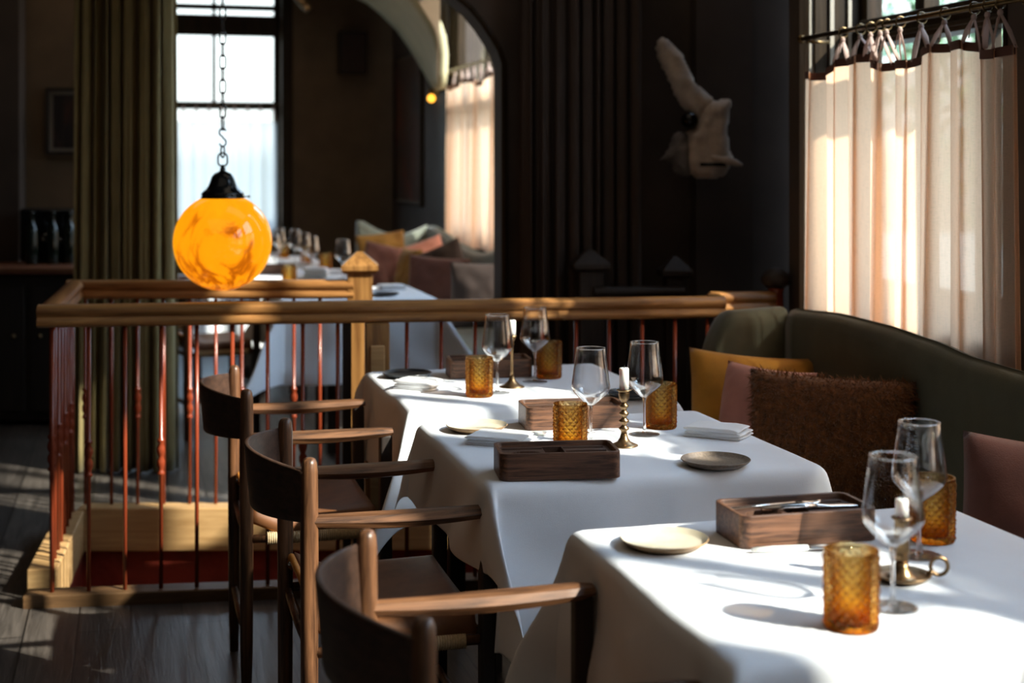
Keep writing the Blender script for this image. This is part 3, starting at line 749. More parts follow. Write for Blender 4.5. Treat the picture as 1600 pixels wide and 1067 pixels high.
def make_tray():
    r = thing('cutlery_tray', 'x', 'tray')
    Wb, Db, Hb = .26, .135, .058; bm = NB()
    o_ = rrect(Wb, Db, .018); i_ = rrect(Wb-.016, Db-.016, .012); j_ = rrect(Wb-.020, Db-.020, .010)
    loops = [(o_, 0.001), (o_, Hb), (i_, Hb), (j_, Hb-.010)]
    R = [[bm.verts.new((x, y, z)) for x, y in lp] for lp, z in loops]; k = len(o_)
    for a_ in range(3):
        for i in range(k): bm.faces.new((R[a_][i], R[a_][(i+1) % k], R[a_+1][(i+1) % k], R[a_+1][i]))
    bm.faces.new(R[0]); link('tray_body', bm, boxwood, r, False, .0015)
    # inner plate with carved compartments
    cut = [('r', -.078, .012, .075, .05), ('c', -.05, -.022, .024, .024), ('s', -.004, 0, .036, .10), ('l', .062, .034, .10, .012), ('l', .062, -.002, .10, .012), ('l', .062, -.034, .10, .014), ('l', -.075, .045, .09, .010)]
    bm = NB(); nx, ny = 96, 48; wx, wy = Wb-.0205, Db-.0205
    def inside(x, y):
        d = 0
        # central square well, left round bowl, left strip, right grooves
        if abs(x+.004) < .020 and abs(y) < .046: d = .030
        elif math.hypot((x+.068)/1.35, y+.018) < .024: d = .016
        elif abs(x+.070) < .044 and abs(y-.032) < .007: d = .010
        else:
            for gy in (.034, -.004, -.036):
                if abs(x-.064) < .044 and abs(y-gy) < .0065: d = .010
        return d
    def tp(i, j):
        x = (i-.5)*wx; y = (j-.5)*wy; q = Hb-.010-inside(x, y)
        # clip the corners
        cx, cy = wx/2-.010, wy/2-.010
        if abs(x) > cx and abs(y) > cy:
            dx, dy = abs(x)-cx, abs(y)-cy; L_ = math.hypot(dx, dy)
            if L_ > .0098: x = math.copysign(cx+dx/L_*.0098, x); y = math.copysign(cy+dy/L_*.0098, y)
        return Vector((x, y, q))
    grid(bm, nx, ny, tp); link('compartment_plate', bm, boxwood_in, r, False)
    return r
def make_plate(mt, rimm, name='side_plate'):
    r = thing(name, 'x', 'plate'); R = .0775
    bm = NB(); lathe(bm, [(.001, .002), (.048, .002), (.060, .0015), (R-.004, .010), (R, .0145), (R-.0012, .0158)], 56, cap=False); link('underside', bm, rimm, r)
    bm = NB(); lathe(bm, [(R-.0012, .0158), (R-.0035, .0140), (R-.009, .0085), (R-.014, .0065), (.001, .0060)], 56, cap=False); link('dish_face', bm, mt, r)
    return r
def make_napkin(wd=.13, dp=.085, layers=3, seed=0):
    r = thing('folded_napkin', 'x', 'napkin')
    for q in range(layers):
        bm = NB(); h = .0088; zz = .0045+q*h
        pts = []
        # one folded layer: a flat loop with rounded front roll
        ox = .003*math.sin(q*2.1+seed); oy = .004*math.cos(q*1.7+seed)
        def f(i, j, zz=zz, q=q):
            a_ = i*2*PI; x = (wd-.004*q)/2*math.cos(a_)/max(abs(math.cos(a_)), abs(math.sin(a_)))**.96*.99+ox
            y = (dp-.003*q)/2
            s = (j-.5)*2
            X = (wd-.003*q)/2*math.copysign(abs(math.cos(a_))**.42, math.cos(a_)) + ox
            Zz = zz+h*.50*math.copysign(abs(math.sin(a_))**.8, math.sin(a_)) + .0022*noise.noise(Vector((X*20, s*3+q, seed)))
            return Vector((X, y*s+oy+.002*noise.noise(Vector((X*15, q, seed+5))), Zz))
        vs = grid(bm, 32, 10, f)
        bm.faces.new([v_[0] for v_ in vs[:-1]]); bm.faces.new([v_[-1] for v_ in vs[:-1]][::-1]); bmesh.ops.remove_doubles(bm, verts=bm.verts[:], dist=1e-5)
        link('fold', bm, napkin_m, r)
    return r
def make_knife():
    r = thing('table_knife', 'x', 'knife')
    bm = NB(); tube(bm, [(-.10, 0, .006), (-.06, 0, .006), (-.02, 0, .006), (0, 0, .006)], [.005, .0078, .0075, .006], 10, ry=[.004, .0052, .0052, .005]); link('handle', bm, candle_m, r)
    bm = NB(); tube(bm, [(-.002, 0, .006), (.005, 0, .006), (.03, 0, .0055), (.08, .001, .0045), (.10, .003, .004)], [.006, .006, .009, .009, .002], 10, ry=[.004, .0035, .001, .0008, .0006]); link('blade', bm, steel, r)
    return r
def tableplace(px, py): return T(px, py, .7515)
# wine glasses: pixel of the foot centre
glass = make_glass(); tum = make_tumbler(); tray = make_tray()
GG = 'wine glasses on the near tables'
GL = [((1395, 949), 'stemmed wine glass behind the frontmost amber tumbler on the nearest table'),
      ((1436, 868), 'stemmed wine glass in front of the far right amber tumbler, nearest table'),
      ((923, 693), 'stemmed wine glass left of the bronze candlestick on the middle table'),
      ((1007, 679), 'stemmed wine glass right of the white candle on the middle table'),
      ((777, 614), 'stemmed wine glass in front of the slender candlestick, table by the handrail'),
      ((836, 597), 'stemmed wine glass standing farthest back, beside the darker tumbler, by the handrail')]
for k, (p, lb) in enumerate(GL):
    if k == 0: o = glass; o.location = tableplace(*p); o['label'] = lb; o['group'] = GG
    else: dup(glass, tableplace(*p), random.uniform(0, 6), lb, GG)
GU = 'amber diamond-cut tumblers on the near tables'
TL = [((1330, 980), 'amber diamond-cut tumbler at the front of the nearest table'),
      ((1457, 844), 'amber diamond-cut tumbler at the right of the nearest table, behind a wine glass'),
      ((891, 706), 'amber diamond-cut tumbler standing between the two trays on the middle table'),
      ((1033, 668), 'amber diamond-cut tumbler at the right back of the middle table'),
      ((749, 619), 'amber diamond-cut tumbler left of the wine glasses on the table by the handrail'),
      ((858, 590), 'amber tumbler behind the wine glasses on the table by the handrail')]
for k, (p, lb) in enumerate(TL):
    if k == 0: o = tum; o.location = tableplace(*p); tag(o, lb, 'tumbler', GU)
    else: dup(tum, tableplace(*p), random.uniform(0, 6), lb, GU)
def tray_at(fl, fr, lb, first=False, rz=None):
    a_, b_ = tableplace(*fl), tableplace(*fr); d = (b_-a_).normalized(); ang = math.atan2(d.y, d.x) if rz is None else rz
    c = a_+Vector((math.cos(ang), math.sin(ang), 0))*.13+Vector((-math.sin(ang), math.cos(ang), 0))*.0675
    if first: o = tray; o.location = c; o.rotation_euler = (0, 0, ang); o['label'] = lb; o['group'] = 'walnut cutlery trays'
    else: o = dup(tray, c, ang, lb, 'walnut cutlery trays')
    return o
tray_at((781, 753), (968, 749), 'walnut cutlery tray at the front edge of the middle table', True, math.radians(7))
tr0 = tray_at((1160, 860), (1372, 848), 'walnut cutlery tray holding silver cutlery on the nearest table', rz=math.radians(14))
tray_at((823, 674), (970, 671), 'walnut cutlery tray at the back of the middle table, behind a tumbler', rz=math.radians(10))
tray_at((704, 593), (818, 590), 'walnut cutlery tray on the table by the handrail, behind the glasses', rz=math.radians(10))
# plates
plc = make_plate(plate_cream, plate_rim); plc.location = tableplace(1038, 853); plc['label'] = 'round cream plate with tan rim at the corner of the nearest table'; plc['group'] = 'small round plates'
dup(plc, tableplace(745, 672), 0, 'round cream plate at the left of the middle table, beside a napkin', 'small round plates')
plg = make_plate(plate_grey, plate_grey); plg.location = tableplace(1118, 727); plg['label'] = 'round taupe speckled plate alone at the right of the middle table'; plg['group'] = 'small round plates'
plb = make_plate(plate_black, plate_black); plb.location = tableplace(636, 589); plb['label'] = 'dark plate at the left corner of the table by the handrail'; plb['group'] = 'small round plates'
dup(plb, tableplace(990, 620), 0, 'dark plate at the right of the table by the handrail, behind the candle', 'small round plates')
# napkins
nk = make_napkin(.145, .10, 3); nk.location = tableplace(1122, 681); nk.rotation_euler = (0, 0, math.radians(-28)); nk['label'] = 'thick white folded napkin at the right of the middle table'; nk['group'] = 'folded white napkins'
dup(nk, tableplace(783, 692), math.radians(-20), 'white folded napkin at the left of the middle table, in front of the cream plate', 'folded white napkins', (1, 1.1, .85))
dup(nk, tableplace(655, 607), math.radians(-25), 'white rolled napkin on the table by the handrail, left of a tumbler', 'folded white napkins', (.9, .9, 1.1))
kn = make_knife(); kn.location = tableplace(1262, 861); kn.rotation_euler = (0, 0, math.radians(8)); kn['label'] = 'table knife with pale handle lying before the nearest tray'; kn['group'] = 'table cutlery'
dup(kn, tableplace(868, 680), math.radians(6), 'table knife with pale handle lying before the rear tray, middle table', 'table cutlery')
# cutlery lying in the nearest tray
def make_utensil():
    r = thing('serving_spoon', 'silver spoon lying in the tray on the nearest table', 'spoon', group='cutlery in the nearest tray')
    bm = NB(); tube(bm, [(-.10, 0, .002), (-.05, 0, .003), (.03, 0, .004)], [.006, .0035, .003], 8, ry=.0012); link('handle', bm, steel, r)
    bm = NB(); tube(bm, [(.03, 0, .004), (.045, 0, .003), (.06, 0, .002), (.075, 0, .003), (.082, 0, .004)], [.003, .012, .016, .011, .002], 12, ry=.0014); link('spoon_bowl', bm, steel, r)
    return r
sp_ = make_utensil(); ca = math.radians(14)
def in_tray(x, y, z): return tr0.location + Vector((x*math.cos(ca)-y*math.sin(ca), x*math.sin(ca)+y*math.cos(ca), z))
sp_.location = in_tray(-.015, .028, .049); sp_.rotation_euler = (0, 0, ca+.06)
kk = dup(kn, in_tray(.035, -.005, .047), ca-.04, 'silver knife lying across the tray on the nearest table', 'cutlery in the nearest tray')
for c_ in kk.children: c_.material_slots[0].link = 'OBJECT'; c_.material_slots[0].material = steel
# candlesticks
def candle(p, r_, h, lb):
    bm = NB(); lathe(bm, [(r_, 0), (r_, h-.004), (r_*.9, h-.001), (r_*.3, h-.002), (.0005, h-.002)], 20)
    o = link('candle', bm, candle_m); o.location = p; tag(o, lb, 'candle', 'white candles')
    bm = NB(); tube(bm, [(0, 0, h-.002), (.0015, 0, h+.005)], .0009, 6); link('wick', bm, blackmetal, o); return o
b_ = tableplace(975, 697)
cs = thing('candlestick', 'turned bronze candlestick on the middle table, holding a white candle', 'candlestick', b_, group='brass candlesticks')
bm = NB(); lathe(bm, [(.001, 0), (.0330, 0), (.0335, .003), (.026, .006), (.016, .011), (.010, .020), (.0075, .030)], 36); link('base', bm, brass, cs)
bm = NB(); pr = [(.0075, .030)]
for k in range(4):
    z = .036+k*.0175; pr += [(.0070, z), (.0125-.0006*k, z+.005), (.0115, z+.0085), (.0062, z+.0125)]
pr += [(.0075, .107), (.0125, .112), (.0135, .128), (.0128, .130), (.018, .132), (.0185, .134), (.012, .1345)]
lathe(bm, pr, 28); link('turned_stem', bm, brass, cs)
candle(b_+Z*.1345, .0115, .052, 'short white candle in the bronze candlestick on the middle table')
b_ = tableplace(800, 605)
cs = thing('candlestick', 'slender brass candlestick on the table by the handrail, behind a wine glass', 'candlestick', b_, group='brass candlesticks')
bm = NB(); lathe(bm, [(.001, 0), (.037, 0), (.037, .003), (.024, .008), (.010, .022), (.006, .034)], 32); link('base', bm, brass, cs)
bm = NB(); lathe(bm, [(.006, .034), (.0045, .05), (.0045, .125), (.008, .129), (.005, .134), (.013, .150), (.014, .156), (.009, .156)], 24); link('turned_stem', bm, brass, cs)
candle(b_+Z*.156, .0115, .046, 'short white candle in the slender candlestick by the handrail')
b_ = tableplace(1409, 906)
cs = thing('chamberstick', 'brass chamberstick with saucer and ring handle on the nearest table', 'candlestick', b_, group='brass candlesticks')
bm = NB(); lathe(bm, [(.001, .0), (.030, .0), (.040, .004), (.047, .011), (.046, .012), (.038, .007), (.022, .005), (.017, .011), (.011, .022), (.009, .03)], 40); link('saucer', bm, brass, cs)
bm = NB(); lathe(bm, [(.009, .03), (.012, .034), (.010, .038), (.0115, .044), (.0125, .046), (.0118, .05), (.0118, .078), (.0135, .080), (.0118, .084), (.0118, .096), (.0165, .099), (.0168, .101), (.0105, .1015)], 28); link('candle_socket', bm, brass, cs)
bm = NB(); tube(bm, [(-.012, 0, .062), (-.022, 0, .062)], .0022, 8); lathe(bm, [(.0001, -.004), (.0045, 0), (.0001, .004)], 10, (-.024, 0, .062)); link('ejector_knob', bm, brass, cs)
bm = NB(); torus(bm, (.060, .0, .022), .014, .0032, 'Y', 24, 8); tube(bm, [(.040, 0, .011), (.052, 0, .013)], .004, 8); link('ring_handle', bm, brass, cs)
candle(b_+Z*.1015, .0105, .030, 'candle stub in the brass chamberstick on the nearest table')
# far tableware
GGF, GUF = 'wine glasses on the tables beyond the stairs', 'amber tumblers on the tables beyond the stairs'
for p, lb in (((536, 436), 'far wine glass just left of the newel post cap, beyond the stairs'),
              ((487, 428), 'far wine glass on the middle table beyond the stairs, right of centre'),
              ((461, 412), 'far wine glass standing tallest in the row right of the amber lamp'),
              ((475, 420), 'far wine glass close behind the stubby far tumbler'),
              ((437, 410), 'far wine glass against the bright window edge, right of the lamp'),
              ((428, 424), 'far wine glass closest to the amber lamp'),
              ((262+10, 430), 'far wine glass left of the amber lamp, at the drape')):
    dup(glass, tableplace(*p), 0, lb, GGF)
for p, lb in (((509, 424), 'far amber tumbler left of the newel post, full height visible'),
              ((452, 447), 'far amber tumbler lowest in the group, partly behind the handrail'),
              ((443, 403), 'far amber tumbler farthest back, right of the lamp'),
              ((479, 410), 'far amber tumbler between the far wine glasses')):
    dup(tum, tableplace(*p), 0, lb, GUF)
dup(tray, T(428, 428, .7515)+Vector((0, 0, 0)), ANG, 'walnut cutlery tray beyond the stairs, right of the amber lamp', 'walnut cutlery trays')
nf = dup(nk, tableplace(522, 428), ANG+.3, 'white folded napkin on the middle table beyond the stairs', 'folded white napkins')
dup(nk, tableplace(494, 432), ANG-.3, 'white folded napkin right of the lowest far tumbler', 'folded white napkins', (1, 1, 2.0))
dup(nk, tableplace(612, 452), ANG, 'white folded napkin at the edge of the table behind the newel', 'folded white napkins')
dup(plb, tableplace(600, 462), 0, 'dark plate beside the newel post on the table beyond', 'small round plates')

# ================================================================== BANQUETTES AND CUSHIONS
def banquette(corner, length, zf, wing, m, label, group, zs=.44):
    """corner: top inner corner of the back; runs along -u; short wing along -v at its far end."""
    r = thing('banquette', label, 'sofa', (corner.x, corner.y, 0), ANG, group)
    th = .095
    def ring(cx, top, t_=th, zb=FZ):
        pts = []
        pr = [(0, zb), (0, zs), (.004, top-.055), (.010, top-.025), (.026, top-.006), (.05, top), (t_-.05, top), (t_-.02, top-.008), (t_-.004, top-.03), (t_, top-.06), (t_, zb)]
        return pr
    # back, local x outwards (v), y along u
    bm = NB(); n_ = 64; rows = []
    for i in range(n_+1):
        s = length*i/n_
        rows.append([bm.verts.new((x, -s, z)) for x, z in ring(0, zf(s))])
    for i in range(n_):
        for j in range(len(rows[0])-1): bm.faces.new((rows[i][j], rows[i+1][j], rows[i+1][j+1], rows[i][j+1]))
    bm.faces.new(rows[0]); bm.faces.new(rows[-1][::-1])
    link('backrest', bm, m, r)
    # wing along -x, rounded at its free end
    bm = NB(); rows = []; wl_, wt = wing
    for i in range(25):
        q = i/24; s = .02-(wl_+.02)*q
        top = zf(0)-.0+wt(q); 
        rows.append([bm.verts.new((s, -.004+x, z)) for x, z in ring(0, top, .13)])
    for i in range(24):
        for j in range(len(rows[0])-1): bm.faces.new((rows[i][j], rows[i+1][j], rows[i+1][j+1], rows[i][j+1]))
    bm.faces.new(rows[0]); bm.faces.new(rows[-1][::-1]); link('end_wing', bm, m, r)
    bm = NB(); box(bm, (-.22, -length/2, (zs-.12+FZ)/2), (.42, length-.01, zs-.12-FZ)); link('base', bm, wall_dark, r, False, .004)
    bm = NB(); box(bm, (-.245, -length/2, zs-.06), (.485, length-.02, .12)); o = link('seat_cushion', bm, m, r, True, .03, 4)
    return r
import bisect
def lut(tab):
    xs = [a_ for a_, b_ in tab]
    def f(s):
        if s <= xs[0]: return tab[0][1]
        if s >= xs[-1]: return tab[-1][1]
        k = bisect.bisect(xs, s)-1; q = (s-xs[k])/(xs[k+1]-xs[k]); q = q*q*(3-2*q)*.6+q*.4
        return tab[k][1]*(1-q)+tab[k+1][1]*q
    return f
banquette(Vector((.908, 4.75, 0)), 3.9, lut([(0, .937), (.32, .951), (.59, .946), (.83, .931), (1.04, .908), (1.23, .902), (1.5, .895), (2.0, .93), (3, .95), (3.9, .9)]),
          (.25, lambda q: -.012*q-.12*max(0, q-.7)**2/.09), velvet_green, 'long olive green velvet banquette with rolling top edge under the near window', None)
banquette(Vector((-.638, 10.5, 0)), 4.2, lut([(0, .966), (.3, .95), (.9, .885), (1.5, .856), (2.2, .92), (3, .95), (4.2, .9)]),
          (.50, lambda q: -.075*math.sin(PI*min(1, q*1.1))+.04*q*q), velvet_pale, 'sage green velvet banquette with wavy top, far beyond the stairs', None)
def cushion(name, c, wd, ht, th, m, rz, lean, label, group, roll=0, furry=False):
    bm = NB(); N = 26
    def sh(side):
        def f(i, j):
            x, y = (i-.5)*2, (j-.5)*2
            ex = 1-.055*(1-abs(y)**2); ey = 1-.055*(1-abs(x)**2)
            t_ = max(0, (1-abs(x)**2.6))**.46*max(0, (1-abs(y)**2.6))**.46
            dx = .012*noise.noise(Vector((x*2.6, y*2.6, rz*9)))-.010*math.exp(-((abs(x)-.8)**2+(abs(y)-.8)**2)*9)*abs(math.sin(9*(x-y)))
            return Vector((x*wd/2*ex, side*(th/2*t_+dx*t_), y*ht/2*ey))
        return f
    grid(bm, N, N, sh(1)); grid(bm, N, N, sh(-1)); bmesh.ops.remove_doubles(bm, verts=bm.verts[:], dist=1e-4)
    if furry:
        random.seed(3)
        fs = list(bm.faces); 
        for f_ in fs:
            nrm = f_.normal; f_.normal_update(); nrm = f_.normal
            cc = f_.calc_center_median(); sgn = 1 if nrm.dot(Vector((0, cc.y, 0))) >= 0 else -1
            for q in range(9):
                vs = [v_.co for v_ in f_.verts]; a1, a2 = random.random(), random.random()
                p = vs[0].lerp(vs[1], a1).lerp(vs[-1].lerp(vs[-2], a1), a2)
                d = (nrm*sgn + Vector((random.uniform(-.9, .9), random.uniform(-.3, .3), random.uniform(-1.2, .6)))).normalized()
                L_ = random.uniform(.012, .028); s_ = d.orthogonal().normalized()*.0016
                bend = Vector((random.uniform(-1, 1), random.uniform(-1, 1), random.uniform(-1.2, .4)))*.005
                v1, v2, v3, v4 = (bm.verts.new(p-s_), bm.verts.new(p+s_), bm.verts.new(p+d*L_*.6+s_*.8+bend*.4), bm.verts.new(p+d*L_+bend))
                bm.faces.new((v1, v2, v3)); bm.faces.new((v1, v3, v4))
    o = link(name, bm, m); o.location = c; o.rotation_mode = 'XYZ'
    o.rotation_euler = (Matrix.Rotation(rz, 4, 'Z') @ Matrix.Rotation(lean, 4, 'X') @ Matrix.Rotation(roll, 4, 'Y')).to_euler()
    return tag(o, label, 'cushion', group)
R = math.radians
GQ = 'cushions on the near banquette'
# cushions lean on the window-side back: their flat faces look at the tables (-v), so rz = ANG-90deg
cushion('throw_cushion', P(1178, 655, 4.48), .44, .42, .19, velvet_mustard, R(16), R(-16), 'mustard velvet cushion at the corner of the near banquette', GQ, R(7))
cushion('throw_cushion', P(1192, 672, 4.22), .34, .38, .14, velvet_pink, R(-50), R(-12), 'dusty pink cushion between the mustard and the shaggy cushion', GQ)
cushion('shaggy_cushion', P(1296, 690, 3.98), .46, .37, .18, shag, R(-12), R(-10), 'shaggy rust brown wool cushion in the middle of the near banquette', GQ, R(3), True)
cushion('throw_cushion', P(1666, 852, 2.95), .44, .42, .18, velvet_rose, R(-22), R(-12), 'brown rose velvet cushion at the right edge of the picture', GQ, R(3))
GQF = 'cushions on the far banquette'
cushion('throw_cushion', P(604, 421, 9.4), .34, .34, .13, velvet_rose, R(10), R(-18), 'brown rose cushion right behind the newel post on the far banquette', GQF, R(12))
cushion('throw_cushion', P(598, 396, 10.0), .36, .30, .12, velvet_ochre, R(20), R(-15), 'mustard cushion farthest back on the far banquette', GQF, R(-6))
cushion('throw_cushion', P(662, 415, 9.4), .34, .34, .12, velvet_pink, R(0), R(-20), 'pink cushion in the middle of the far banquette, catching light', GQF, R(-20))
cushion('throw_cushion', P(638, 424, 9.1), .26, .30, .11, velvet_ochre, R(-60), R(-12), 'narrow mustard cushion squeezed between brown cushions, far banquette', GQF)
cushion('throw_cushion', P(683, 449, 8.2), .36, .36, .13, velvet_rose, R(-6), R(-12), 'large brown rose cushion in front of the others on the far banquette', GQF, R(4))
cushion('throw_cushion', P(694, 418, 8.9), .30, .30, .12, velvet_dark, R(-20), R(-15), 'dark chocolate cushion behind the large rose one, far banquette', GQF, R(-25))
cushion('throw_cushion', P(757, 462, 7.6), .38, .36, .14, velvet_dark, R(-5), R(-10), 'dark cushion beside the partition wall on the far banquette', GQF)

# ================================================================== CURTAINS
def ctube(bm, a_, b_, r_, n=10): tube(bm, [a_, b_], r_, n)
def cafe(t0, t1, d, ztop, zbot, folds, m, label, group, rodz, tie_ts, amp=.035, seed=0, hem=True, nt_=260):
    r = thing('cafe_curtain', label, 'curtain', (0, 0, 0), 0, group)
    random.seed(seed)
    offs = [random.uniform(-.6, .6) for _ in range(60)]
    def prof(s):   # s in 0..1 -> (t, d offset)
        k = s*folds; i = int(k); q = k-i
        sh = math.sin(2*PI*k+offs[i % 60]*math.sin(PI*q))
        tt = t0+(t1-t0)*s + .020*math.sin(4*PI*k+1.2)
        return tt, amp*sh*(.65+.35*math.sin(i*2.3+seed))
    def top(s): return ztop+.020*math.sin(s*folds*PI*.55+seed)+.006*math.sin(s*40)
    bm = NB()
    def f(i, j):
        tt, dd = prof(i); z1 = top(i); z = z1+(zbot-z1)*j; k = .65+.55*j
        return W(tt+.012*j*math.sin(i*9+seed), d+dd*k, z)
    grid(bm, nt_, 24, f); link('curtain_panel', bm, m, r)
    if hem:
        bm = NB(); grid(bm, nt_, 1, lambda i, j: W(prof(i)[0], d+prof(i)[1]*.65-.003, top(i)+.002-.026*j)); link('hem_band', bm, hem_m, r)
    for tt in tie_ts:
        bm = NB(); kn_ = W(tt, d-.002, rodz-.028)
        for sg in (-1, 1):
            s = min(1, max(0, (tt+sg*.046-t0)/(t1-t0))); pt, pd_ = prof(s); e_ = W(pt, d+pd_*.65, top(s)-.006)
            mid = (kn_+e_)/2 + U*sg*.004
            tube(bm, [kn_, mid, e_], [.004, .010, .007], 8, ry=[.003, .0012, .0015])
        lathe(bm, [(.0005, -.010), (.007, -.006), (.0085, 0), (.006, .007), (.0005, .011)], 12, tuple(kn_))
        tube(bm, [kn_, W(tt+.004, d-.008, rodz-.045), W(tt+.010, d-.012, rodz-.085)], [.003, .006, .005], 8, ry=.0012)
        tie = link('ribbon_tie', bm, ribbon_m, r)
        bm = NB(); Mx = Matrix.Rotation(ANG, 3, 'Z'); torus(bm, tuple(W(tt, d, rodz-.004)), .0165, .0026, 'X', 20, 8, M=None); 
        # ring plane is perpendicular to the rod direction u
        bm.free(); bm = NB(); pts = [W(tt, d+.0165*math.cos(a_*PI/10), rodz-.004+.0165*math.sin(a_*PI/10)) for a_ in range(20)]
        rings = []
        for i_, p in enumerate(pts):
            nn = (p-W(tt, d, rodz-.004)).normalized(); rings.append([bm.verts.new(p+nn*.0026*math.cos(2*PI*j/8)+U*.0026*math.sin(2*PI*j/8)) for j in range(8)])
        for i_ in range(20):
            A_, B_ = rings[i_], rings[(i_+1) % 20]
            for j in range(8): bm.faces.new((A_[j], A_[(j+1) % 8], B_[(j+1) % 8], B_[j]))
        link('curtain_ring', bm, brass_rod, r)
    return r
def rod(t0, t1, d, z, label, group):
    r = thing('curtain_rod', label, 'curtain rod', W(t0, d, 0)*0, 0, group)
    bm = NB(); ctube(bm, W(t0, d, z), W(t1, d, z), .0085, 14); link('rod', bm, brass_rod, r)
    for q in (t0, t1):
        bm = NB(); lathe(bm, [(.0005, -.016), (.010, -.011), (.015, 0), (.010, .011), (.0005, .016)], 16, tuple(W(q, d, z))); link('finial', bm, brass_rod, r)
        bm = NB(); qq = q+(.04 if q == t0 else -.04); ctube(bm, W(qq, d, z-.012), W(qq, .0, z-.012), .006); link('bracket', bm, brass_rod, r)
RZ = 1.85
rod(3.80, 5.10, -.085, RZ, 'thin dark brass curtain rod across the near window', 'curtain rods')
def tpx(x, d=-.10):
    # wall parameter t where column x meets the plane at offset d
    k = (x-800)/F; o_ = W0+V*d; # o + t U = (kY, Y)
    t_ = (o_.x-k*o_.y)/(k*U.y-U.x); return t_
ties = [tpx(x) for x in (1311, 1338, 1354, 1369, 1379, 1400, 1433, 1469, 1515, 1536, 1556)]
cafe(3.86, 5.05, -.085, 1.745, .80, 8, linen_peach, 'unlined peach linen cafe curtain tied to the rod of the near window', 'cafe curtains', RZ, ties, seed=4)
for k, (n_, a_, b_) in enumerate(WINS[1:4]):
    rod(a_-.1, b_+.1, -.085, RZ, 'curtain rod on a window outside the picture, nearer the camera', 'curtain rods outside the picture')
    cafe(a_-.03, b_+.05, -.085, 1.745, .80, 8, linen_peach, 'peach linen cafe curtain on a window outside the picture, nearer the camera', 'cafe curtains outside the picture', RZ, [], seed=k+9, nt_=120)
rod(8.2, 10.8, -.10, 2.09, 'brass curtain rod across the far window beyond the partition', 'curtain rods')
cafe(8.3, 10.72, -.10, 1.985, .86, 11, linen_peach, 'peach linen cafe curtain in the far window beyond the partition', 'cafe curtains', 2.09, [tpx(x) for x in (712, 722, 731, 741, 752, 764, 776, 783)], amp=.05, seed=6)
# sheer white curtain in the back window
def backW(x, d, z):
    p = back_pt(x); return Vector((p.x, p.y, z))-bn*d
rr_ = thing('curtain_rod', 'thin curtain rod across the bright back window', 'curtain rod', group='curtain rods')
bm = NB(); ctube(bm, backW(250, .06, fz(163)), backW(436, .06, fz(163)), .010); link('rod', bm, brass_rod, rr_)
bm = NB(); ctube(bm, backW(434, .06, fz(163)), backW(434, -.002, fz(163)), .008); link('bracket', bm, brass_rod, rr_)
r = thing('sheer_curtain', 'sheer white cafe curtain across the bright back window', 'curtain')
bm = NB(); grid(bm, 160, 8, lambda i, j: backW(250+182*i, .06+.022*math.sin(i*2*PI*9+.6*math.sin(i*17)), fz(190)+(FW0-.1-fz(190))*j)); link('curtain_panel', bm, linen_sheer, r)
for k in range(9):
    bm = NB(); x = 262+20*k; ctube(bm, backW(x, .06, fz(191)), backW(x+4, .06, fz(163)), .005, 6); ctube(bm, backW(x+9, .06, fz(191)), backW(x+4, .06, fz(163)), .005, 6); link('ribbon_tie', bm, ribbon_m, r)
# olive floor-length drape
def drape(name, x0, x1, Y, m, label, ztop, zbot, folds, amp, seed, flare=.0):
    r = thing(name, label, 'curtain')
    random.seed(seed); ph = [random.uniform(-1, 1) for _ in range(40)]
    X0, X1 = P(x0, 0, Y).x, P(x1, 0, Y).x
    def f(i, j):
        k = i*folds; z = ztop+(zbot-ztop)*j; w_ = math.sin(2*PI*k+1.3*math.sin(i*7+seed)+.5*j*ph[int(k) % 40]); w2 = .35*math.sin(4*PI*k*.9+2*j+seed)
        sq = math.copysign(abs(w_)**.8, w_)
        cx = (X0+X1)/2; hw = (X1-X0)/2*(1+flare*j**1.5)
        return Vector((cx+hw*(2*i-1)+.012*math.sin(4*PI*k), Y+amp*(sq+w2)*(.8+.35*j), z))
    bm = NB(); grid(bm, 240, 30, f); o = link('drape_panel', bm, m, r); solid(o, .003, 0)
    return r
drape('floor_length_drape', 122, 272, 6.70, drape_olive, 'floor-length olive green drape gathered left of the amber lamp', 3.45, FZ+.01, 8.5, .045, 5, .06)
drape('floor_length_drape', 812, 1003, 5.84, drape_dark, 'dark brown drape hanging on the partition wall, behind the handrail', 3.45, FZ+.01, 9, .030, 8)

# ================================================================== LAMP
LY = 5.10; LC = P(348, 378, LY)
lamp = thing('globe_pendant_lamp', 'marbled amber glass globe lamp hanging from a black chain', 'lamp', (LC.x, LC.y, LC.z))
RG = .1745
bm = NB(); bmesh.ops.create_uvsphere(bm, u_segments=64, v_segments=40, radius=RG); link('glass_globe', bm, globe_m, lamp)
k0 = RG*.90
bm = NB(); lathe(bm, [(.060, k0-.012), (.077, k0-.004), (.0775, k0+.002), (.074, k0+.008), (.076, k0+.014), (.073, k0+.020), (.060, k0+.030), (.050, k0+.045), (.044, k0+.062), (.038, k0+.078), (.028, k0+.089), (.014, k0+.095), (.009, k0+.100), (.011, k0+.106), (.006, k0+.112), (.004, k0+.12), (.001, k0+.12)], 40)
link('bell_cap', bm, blackmetal, lamp)
bm = NB(); tube(bm, [(.072, 0, k0+.006), (.090, 0, k0+.006)], .002, 8); lathe(bm, [(.0002, -.006), (.005, 0), (.0002, .006)], 10, (.094, 0, k0+.006)); link('thumb_screw', bm, blackmetal, lamp)
z = k0+.118
